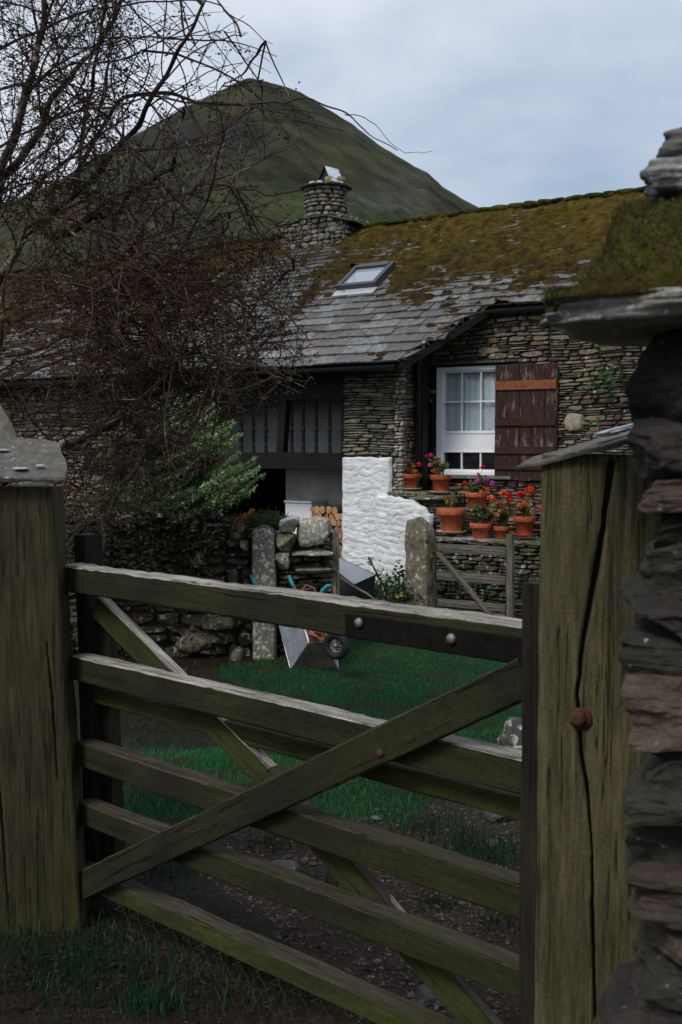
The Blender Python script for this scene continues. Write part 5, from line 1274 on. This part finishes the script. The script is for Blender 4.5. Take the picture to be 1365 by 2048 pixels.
def kids(P_,lvl):
    L=sum((P_[i+1]-P_[i]).length for i in range(len(P_)-1))
    den=(6.5,10,14.)[lvl]*(.92 if proj(*P_[len(P_)//2])[1]>470 else 1);n=int(L*den+r_.random())
    for _ in range(n):
        k=r_.uniform(.12,1)*(len(P_)-1);i=int(min(k,len(P_)-2));p=P_[i].lerp(P_[i+1],k-i);d0=(P_[i+1]-P_[i]).normalized()
        sd=Vector((r_.gauss(0,1),r_.gauss(0,.75),r_.gauss(0,1))).normalized()
        px,py=proj(*p)
        if lvl==0: ln=r_.uniform(.45,1.35);ra_,rb=r_.uniform(.005,.009),.0025
        elif lvl==1: ln=r_.uniform(.2,.62);ra_,rb=.0034,.0016
        else: ln=r_.uniform(.05,.2);ra_,rb=.0021,.0011
        d=(d0*.55+sd*.9+Vector((.18,0,.05 if py<500 else -.05))).normalized()
        Q,R=crook(p,d,ln,ra_,rb,(.27,.36,.4)[lvl],-.012 if lvl<2 else 0)
        if not okp(Q[-1]): 
            if r_.random()<.97: continue
        if not okp(Q[0]): continue
        qx,qy=proj(*Q[-1])
        if qx>330 and r_.random()<((.25,.3,.3) if qy<440 else (.1,.1,.1))[lvl]: continue
        if qy<450 and r_.random()<(.40 if qx>260 else .08): continue
        if qy>560 and lvl==0 and r_.random()<.0: continue
        if proj(*Q[-1])[1]<330 and lvl>=1 and proj(*Q[-1])[0]>250 and r_.random()<.30: continue
        twigT.tube(Q,R,4 if lvl==0 else 3,(0,0,0),False)
        if lvl<2: kids(Q,lvl+1)
        nl=(0,3,4)[lvl]
        for q in range(nl):
            if r_.random()<.6: LP.append(Q[r_.randrange(1,len(Q))])
LIMBS=[ # (pixels, start radius, end radius, depth at start, depth at end)
 ([(-60,1260),(-70,1050),(-85,900),(-60,700),(-50,560),(-20,440),(0,335),(30,265),(52,190),(72,110),(88,20),(90,-120)],.055,.014,7.,6.8),
 ([(-60,640),(20,520),(80,450),(150,385),(215,320),(265,262),(300,200),(345,120),(385,60),(408,10),(420,-60)],.030,.006,7.,6.2),
 ([(-30,470),(5,370),(60,290),(105,200),(150,140),(205,75),(240,20),(260,-60)],.032,.008,7.,7.2),
 ([(148,385),(158,330),(170,240),(185,170),(198,90),(212,10),(220,-50)],.014,.008,6.9,6.4),
 ([(110,470),(180,440),(225,425),(262,385),(312,352),(350,325),(356,270),(365,215)],.030,.006,6.9,6.5),
 ([(-80,1010),(60,930),(130,890),(210,855),(262,815),(330,762),(352,728),(400,690)],.040,.009,6.8,6.3),
 ([(100,440),(150,350),(210,240),(250,195),(330,186),(375,196),(420,211),(480,208),(545,203),(575,204),(600,196),(640,205),(690,228),(735,262),(770,285),(796,300)],.016,.0022,6.9,6.3),
 ([(500,204),(560,205),(590,220),(640,243),(690,262)],.004,.0018,6.4,6.3),
 ([(690,228),(740,240),(800,300),(866,302)],.003,.0012,6.4,6.3),
 ([(0,690),(10,560),(40,480),(75,440),(130,434),(175,455),(212,490),(240,560),(260,590),(300,622),(330,668),(358,700)],.012,.005,6.6,5.9),
 ([(212,490),(232,494),(262,497),(268,491)],.008,.004,6.1,6.0),
 ([(262,497),(290,520),(303,560),(300,640),(303,700),(320,760)],.012,.005,6.5,6.2),
 ([(303,550),(350,510),(390,470),(430,435),(470,425),(540,440),(580,460)],.010,.004,6.4,6.2),
 ([(245,500),(300,470),(342,452),(350,420),(380,385),(402,368),(440,370),(500,380),(540,388),(600,380)],.014,.004,6.4,6.0),
 ([(300,470),(360,455),(420,440),(500,445),(580,443)],.007,.003,6.4,6.1),
 ([(400,368),(430,310),(470,270),(520,275),(555,250)],.007,.0025,6.3,6.1),
 ([(160,330),(240,300),(330,298),(400,290),(470,268)],.009,.003,6.7,6.3),
 ([(30,640),(120,600),(220,590),(330,610),(430,590),(520,600),(600,640)],.012,.004,6.7,6.2),
 ([(20,760),(120,720),(230,690),(330,700),(430,720),(520,740),(580,760)],.012,.003,6.7,6.1),
 ([(40,830),(150,800),(260,760),(380,740),(470,720),(560,660)],.012,.003,6.8,6.1),
 ([(60,900),(160,900),(280,880),(380,860),(450,855)],.010,.003,6.7,6.2),
 ([(50,1000),(150,980),(230,960),(300,960),(370,930)],.009,.003,6.8,6.3),
 ([(60,540),(150,530),(260,540),(380,520),(480,500),(560,500),(620,540)],.012,.004,6.7,6.2),
 ([(-20,300),(60,260),(160,220),(280,200),(380,110),(440,80),(480,70),(495,65)],.009,.002,6.6,6.3),
 ([(-20,100),(80,60),(180,20),(300,5),(400,0),(450,20),(520,70),(546,88)],.010,.0015,6.6,6.2),
 ([(-20,180),(70,160),(140,130),(240,120),(330,80),(410,60)],.009,.003,6.9,6.6),
 ([(-40,420),(40,400),(120,330),(200,270),(260,230)],.02,.006,7.3,7.2),
 ([(-60,620),(60,650),(180,660),(300,670),(420,650),(520,680)],.011,.003,6.9,6.4),
 ([(-60,860),(60,840),(170,850),(280,830),(360,790),(440,780)],.010,.003,7.0,6.5),
 ([(-60,720),(80,700),(160,640),(250,600),(330,560),(420,560)],.011,.003,7.1,6.6),
 ([(-60,960),(80,930),(190,935),(300,905),(380,880)],.010,.003,7.0,6.6),
 ([(-60,1040),(90,1040),(200,1020),(290,1010),(350,1000)],.010,.003,7.0,6.7),
 ([(380,100),(420,65),(490,65)],.004,.0015,6.3,6.2),
 ([(330,110),(370,75),(430,66),(490,30)],.005,.0015,6.3,6.2),
]
RR=[]
for pts,ra_,rb,Y0,Y1 in LIMBS:
    P_=[];R=[];n=len(pts)
    for i in range(n-1):
        m=6
        for j in range(m):
            t=(i+j/m)/(n-1)
            a=pts[max(i-1,0)];b=pts[i];c=pts[i+1];d=pts[min(i+2,n-1)];u=j/m
            cr_=lambda k:.5*((2*b[k])+(-a[k]+c[k])*u+(2*a[k]-5*b[k]+4*c[k]-d[k])*u*u+(-a[k]+3*b[k]-3*c[k]+d[k])*u**3)
            p=atY(cr_(0),cr_(1),lerp(Y0,Y1,t)+.12*n3(t*6,ra_*100,Y0));p+=Vector((n3(t*13,1,ra_*50),n3(t*13,5,ra_*50),n3(t*13,9,ra_*50)))*min(.022,.5*ra_+.008)
            P_.append(p);R.append(lerp(ra_,rb,t**.75)*(1+.2*n3(t*20,3,Y0)))
    P_.append(atY(*pts[-1],Y1));R.append(rb)
    (trunkT if ra_>=.02 else twigT).tube(P_,R,9 if ra_>.02 else 5,(0,0,0))
    RR.append((P_,R))
for P_,R in RR:
    if P_[0].x>-99: kids(P_,0)
print('twigs',len(twigT.v),'leafpts',len(LP))
for mbx in (trunkT,twigT): mbx.v=[(v[0]-to.x,v[1]-to.y,v[2]-to.z) for v in mbx.v]
trunkT.obj('trunk','bark',tr,smooth=True);twigT.obj('twigs','twig',tr)
nr=np.random.default_rng(31)
LPn=np.array([tuple(p-to) for p in LP]);LPn=np.concatenate([LPn,LPn+nr.normal(0,.02,LPn.shape)])
pyv=np.array([proj(p[0]+to.x,p[1]+to.y,p[2]+to.z)[1] for p in LPn])
Cr=pick(nr,[(.012,.035,.014),(.02,.045,.016),(.02,.014,.010),(.03,.014,.010),(.05,.014,.010)],len(LPn))
red=(pyv>430)&(nr.random(len(LPn))<.45);Cr[red]=pick(nr,[(.10,.020,.012),(.08,.035,.018),(.08,.05,.028),(.03,.05,.02)],red.sum())
leafobj('leaves',LPn,nr.uniform(.010,.026,len(LPn)),Cr,par=tr,asp=.6)
# ------------------------------------------------------------------ turf, tufts, gravel
nr=np.random.default_rng(41)
def gzv(X,Y): return np.array([gz(float(a),float(b)) for a,b in zip(X,Y)])
def scatter(n,x0,x1,y0,y1,fn):
    X=nr.uniform(x0,x1,n);Y=nr.uniform(y0,y1,n);Z=gzv(X,Y);out=[]
    for x,y,z in zip(X,Y,Z):
        px,py=proj(x,y,z)
        if fn(px,py,x,y): out.append((x,y,z-.004))
    return np.array(out)
P_=scatter(150000,-2.6,2.4,4.5,13.2,lambda px,py,x,y:lawnmask(px,py))
n_=len(P_);LN=np.array([.75+.9*(.5+fbm(float(a),float(b),1,1.6,3)) for a,b in P_[:,:2]])[:,None];LB=np.array([max(0,n3(float(a),float(b),7,2.6)-.04)*2.4 for a,b in P_[:,:2]])[:,None]
blades('lawn',P_,nr.uniform(.018,.042,n_)*(1+.3*(P_[:,1]<7)),nr.uniform(.003,.006,n_),pick(nr,[(.012,.100,.028),(.018,.125,.034),(.010,.080,.024),(.035,.115,.030)],n_,.35)*LN*(1-np.minimum(LB,.8))+np.array([[.07,.055,.022]])*np.minimum(LB,.8),'grass',.5,1)
tag(bpy.data.objects['lawn'],'short deep green lawn grass beyond the field gate','grass',None,'stuff')
# longer grass and weeds
spots=[(850,1660,70,30,260,.11),(930,1700,60,30,260,.12),(1010,1720,60,30,260,.13),(860,1600,50,20,120,.07),(760,1580,80,30,260,.06),(540,1690,50,16,160,.06),(640,1775,50,14,160,.06),(880,1810,40,18,160,.07),(1010,1850,50,20,160,.08),(300,1590,90,40,500,.08),(340,1470,140,30,900,.05),(260,1420,60,30,400,.05),(420,1400,80,30,300,.04),(260,1880,120,80,900,.08),(420,1960,140,70,1100,.08),(120,1950,140,80,1300,.09),(300,2010,60,25,700,.08),(520,1930,50,20,400,.07),(60,1830,80,60,400,.10),(560,2000,80,50,420,.07),(160,1790,40,30,120,.16),(330,1740,80,30,250,.05),(1000,1560,60,30,160,.06),(960,1475,80,15,200,.05),(300,1350,150,30,350,.07),(520,1360,60,20,200,.05),(1040,1500,40,20,100,.06)]
G=[];Hh=[];
for (px,py,sx,sy,n_,hh) in spots:
    for a,b in nr.normal(0,.6,(n_,2)):
        p=onground(px+a*sx,py+b*sy);
        if py>1800 and nr.random()<.2: continue
        G.append(tuple(p));Hh.append(hh*nr.uniform(.4,1.3)*(.6 if py>1800 else 1))
n_=len(G);blades('long_grass',G,np.array(Hh),nr.uniform(.002,.0045,n_),pick(nr,[(.006,.042,.014),(.009,.052,.016),(.004,.032,.012),(.025,.038,.014)],n_,.4),'grass',.55,2)
tag(bpy.data.objects['long_grass'],'straggling tufts of longer grass along the gravel and gate foot','grass',None,'stuff')
# litter: dead leaves, straw
G=[]
for (px,py,sx,sy,n_) in ((330,1440,170,40,1500),(500,1340,120,40,900),(700,1420,260,60,160),(250,1850,180,90,500),(120,1960,160,80,400),(450,1950,220,70,400),(900,1650,140,60,260),(620,1380,200,60,90)):
    for a,b in nr.normal(0,.6,(n_,2)):
        p=onground(px+a*sx,py+b*sy);G.append((p.x,p.y,p.z+.008))
leafobj('leaf_litter',G,nr.uniform(.010,.028,len(G)),pick(nr,[(.035,.018,.010),(.025,.013,.008),(.05,.030,.018),(.04,.032,.018)],len(G)),asp=.5,flat=.15)
tag(bpy.data.objects['leaf_litter'],'brown fallen leaves and stalks lying on the damp ground','leaf litter',None,'stuff')
G=[]
for (px,py,sx,sy,n_) in ((330,1430,130,30,260),(420,1960,200,60,80),(150,1850,120,60,60),(900,1660,120,40,120)):
    for a,b in nr.normal(0,.6,(n_,2)): p=onground(px+a*sx,py+b*sy);G.append((p.x,p.y,p.z))
blades('dry_grass',G,nr.uniform(.04,.12,len(G)),.002,pick(nr,[(.08,.06,.03),(.05,.04,.02)],len(G)),'grass',1.6,5);tag(bpy.data.objects['dry_grass'],'pale dry grass stalks lying in the shade under the gate','dry grass',None,'stuff')
# gravel
mb=MB();k_=0
for _ in range(9000):
    px=nr.uniform(300,1100);py=nr.uniform(1585,2060)
    if not inpoly(px+30*n3(px,py,1,.015),py+20*n3(px,py,3,.015),GRAV): continue
    if r_.random()>.75+.5*n3(px,py,4,.02): continue
    p=onground(px,py);s=r_.uniform(.003,.009)*(1.8 if r_.random()<.06 else 1)*(p.y/4.5)**.5
    V_,F_=ICO[0];c=r_.choice([(.060,.038,.029),(.040,.025,.019),(.10,.075,.06),(.030,.020,.016),(.065,.045,.038)])
    q=r_.uniform(.6,1.4);mb.add([(p.x+v.x*s*r_.uniform(.8,1.3),p.y+v.y*s*r_.uniform(.8,1.3),p.z+s*.2+v.z*s*.6) for v in V_],F_,[x*q for x in c])
o=mb.obj('gravel','gravel');tag(o,'damp reddish grey gravel of the path behind the field gate','gravel',None,'stuff')
# single stones lying about
def gstone(px,py,sx,sz,seed,col,label,mat='stoned',sy=None,flat=.5,sub=3):
    p=onground(px,py);k=p.y/F;mb=MB();rock(mb,(0,0,sz*k*.4),(sx*k/2,(sy or sx)*k/2,sz*k/2),seed,sub,.14,flat,[q*.45 for q in col],0,0,0,hf=.06,cuts=7)
    o=mb.obj('stone',mat,None,p,(0,0,.2));return tag(o,label,'stone')
gstone(1040,1492,95,66,3,(.13,.125,.11),'dark mossy boulder at the lawn edge beside the hinge stile','stoned')
gstone(1050,1515,90,18,4,(.24,.22,.19),'flat pale stone lying in front of the mossy boulder','lichen_stone')
gstone(752,1642,20,12,5,(.34,.35,.35),'small pale rounded stone alone on the gravel edge','stone')
gstone(560,1755,80,40,6,(.16,.145,.13),'broad flat grey stone sunk in the gravel between the gate bars','stone')
gstone(452,1702,22,8,7,(.30,.32,.30),'small pale flat stone left of the broad sunk stone','stone')
gstone(1000,1640,60,22,8,(.13,.10,.085),'low brown stone on bare earth near the hinge stile','stone')
gstone(985,1692,26,14,9,(.20,.16,.14),'small reddish stone among the grass tufts','stone')
gstone(928,1890,24,20,10,(.22,.20,.16),'rounded tan pebble below the second lowest gate bar','stone')
gstone(858,2010,70,34,11,(.16,.155,.15),'jagged grey stone at the bottom of the photo beneath the lowest bar','stone')
gstone(990,1600,40,14,12,(.16,.14,.12),'thin grey stone just below the second gate bar','stone')
# ------------------------------------------------------------------ light, sky, camera
SE,SA=rad(48),rad(215)     # sun behind and left of the camera, under cloud
sd=Vector((math.sin(SA)*math.cos(SE),math.cos(SA)*math.cos(SE),math.sin(SE)))
L=bpy.data.lights.new('sun','SUN');L.energy=2.2;L.angle=rad(18);L.color=(1,.97,.93);lo=bpy.data.objects.new('sun',L);COL.objects.link(lo);lo.rotation_euler=sd.to_track_quat('Z','Y').to_euler()
wd=bpy.data.worlds.new('World');sc.world=wd;wd.use_nodes=True;t=wd.node_tree;nn=t.nodes;lk=t.links.new
bg=nn['Background'];bg.inputs[1].default_value=.10
st=nn.new('ShaderNodeTexSky');st.sky_type='NISHITA';st.sun_disc=False;st.sun_elevation=SE;st.sun_rotation=SA
lk(st.outputs[0],bg.inputs[0])
tc=nn.new('ShaderNodeTexCoord');sep=nn.new('ShaderNodeSeparateXYZ');lk(tc.outputs['Generated'],sep.inputs[0])
mp=nn.new('ShaderNodeMapping');mp.inputs['Scale'].default_value=(1,1,2.2);mp.inputs['Location'].default_value=(.35,.1,.2);lk(tc.outputs['Generated'],mp.inputs[0])
no=nn.new('ShaderNodeTexNoise');no.inputs['Scale'].default_value=2.3;no.inputs['Detail'].default_value=6;no.inputs['Roughness'].default_value=.5;no.inputs['Distortion'].default_value=.3;lk(mp.outputs[0],no.inputs['Vector'])
cr1=nn.new('ShaderNodeValToRGB');e=cr1.color_ramp.elements;e[0].position=.34;e[0].color=(.34,.44,.58,1);e[1].position=.58;e[1].color=(.70,.745,.83,1);lk(no.outputs['Fac'],cr1.inputs[0])
cr2=nn.new('ShaderNodeValToRGB');e=cr2.color_ramp.elements;e[0].position=0;e[0].color=(1.1,1.1,1.1,1);e[1].position=1;e[1].color=(1.3,1.3,1.3,1);e2=e.new(.42);e2.color=(1.15,1.15,1.15,1);lk(sep.outputs['Z'],cr2.inputs[0])
mu=nn.new('ShaderNodeMix');mu.data_type='RGBA';mu.blend_type='MULTIPLY';mu.inputs[0].default_value=1;lk(cr1.outputs[0],mu.inputs[6]);lk(cr2.outputs[0],mu.inputs[7])
bg2=nn.new('ShaderNodeBackground');bg2.inputs[1].default_value=1.;lk(mu.outputs[2],bg2.inputs[0])
ms=nn.new('ShaderNodeMixShader');ms.inputs[0].default_value=.88;lk(bg.outputs[0],ms.inputs[1]);lk(bg2.outputs[0],ms.inputs[2]);lk(ms.outputs[0],nn['World Output'].inputs[0])
cam=bpy.data.cameras.new('camera');co=bpy.data.objects.new('camera',cam);COL.objects.link(co);sc.camera=co
co.location=(0,0,EYE);co.rotation_euler=(PI/2-PT,0,0);cam.sensor_fit='HORIZONTAL';cam.sensor_width=24;cam.lens=24*F/1365;cam.clip_end=9000;cam.clip_start=.05
cam.dof.use_dof=True;cam.dof.focus_distance=6.5;cam.dof.aperture_fstop=8
sc.view_settings.view_transform='Standard';sc.view_settings.look='None';sc.view_settings.exposure=0;sc.view_settings.gamma=1
sc.cycles.max_bounces=6;sc.cycles.transparent_max_bounces=8;sc.cycles.use_denoising=True
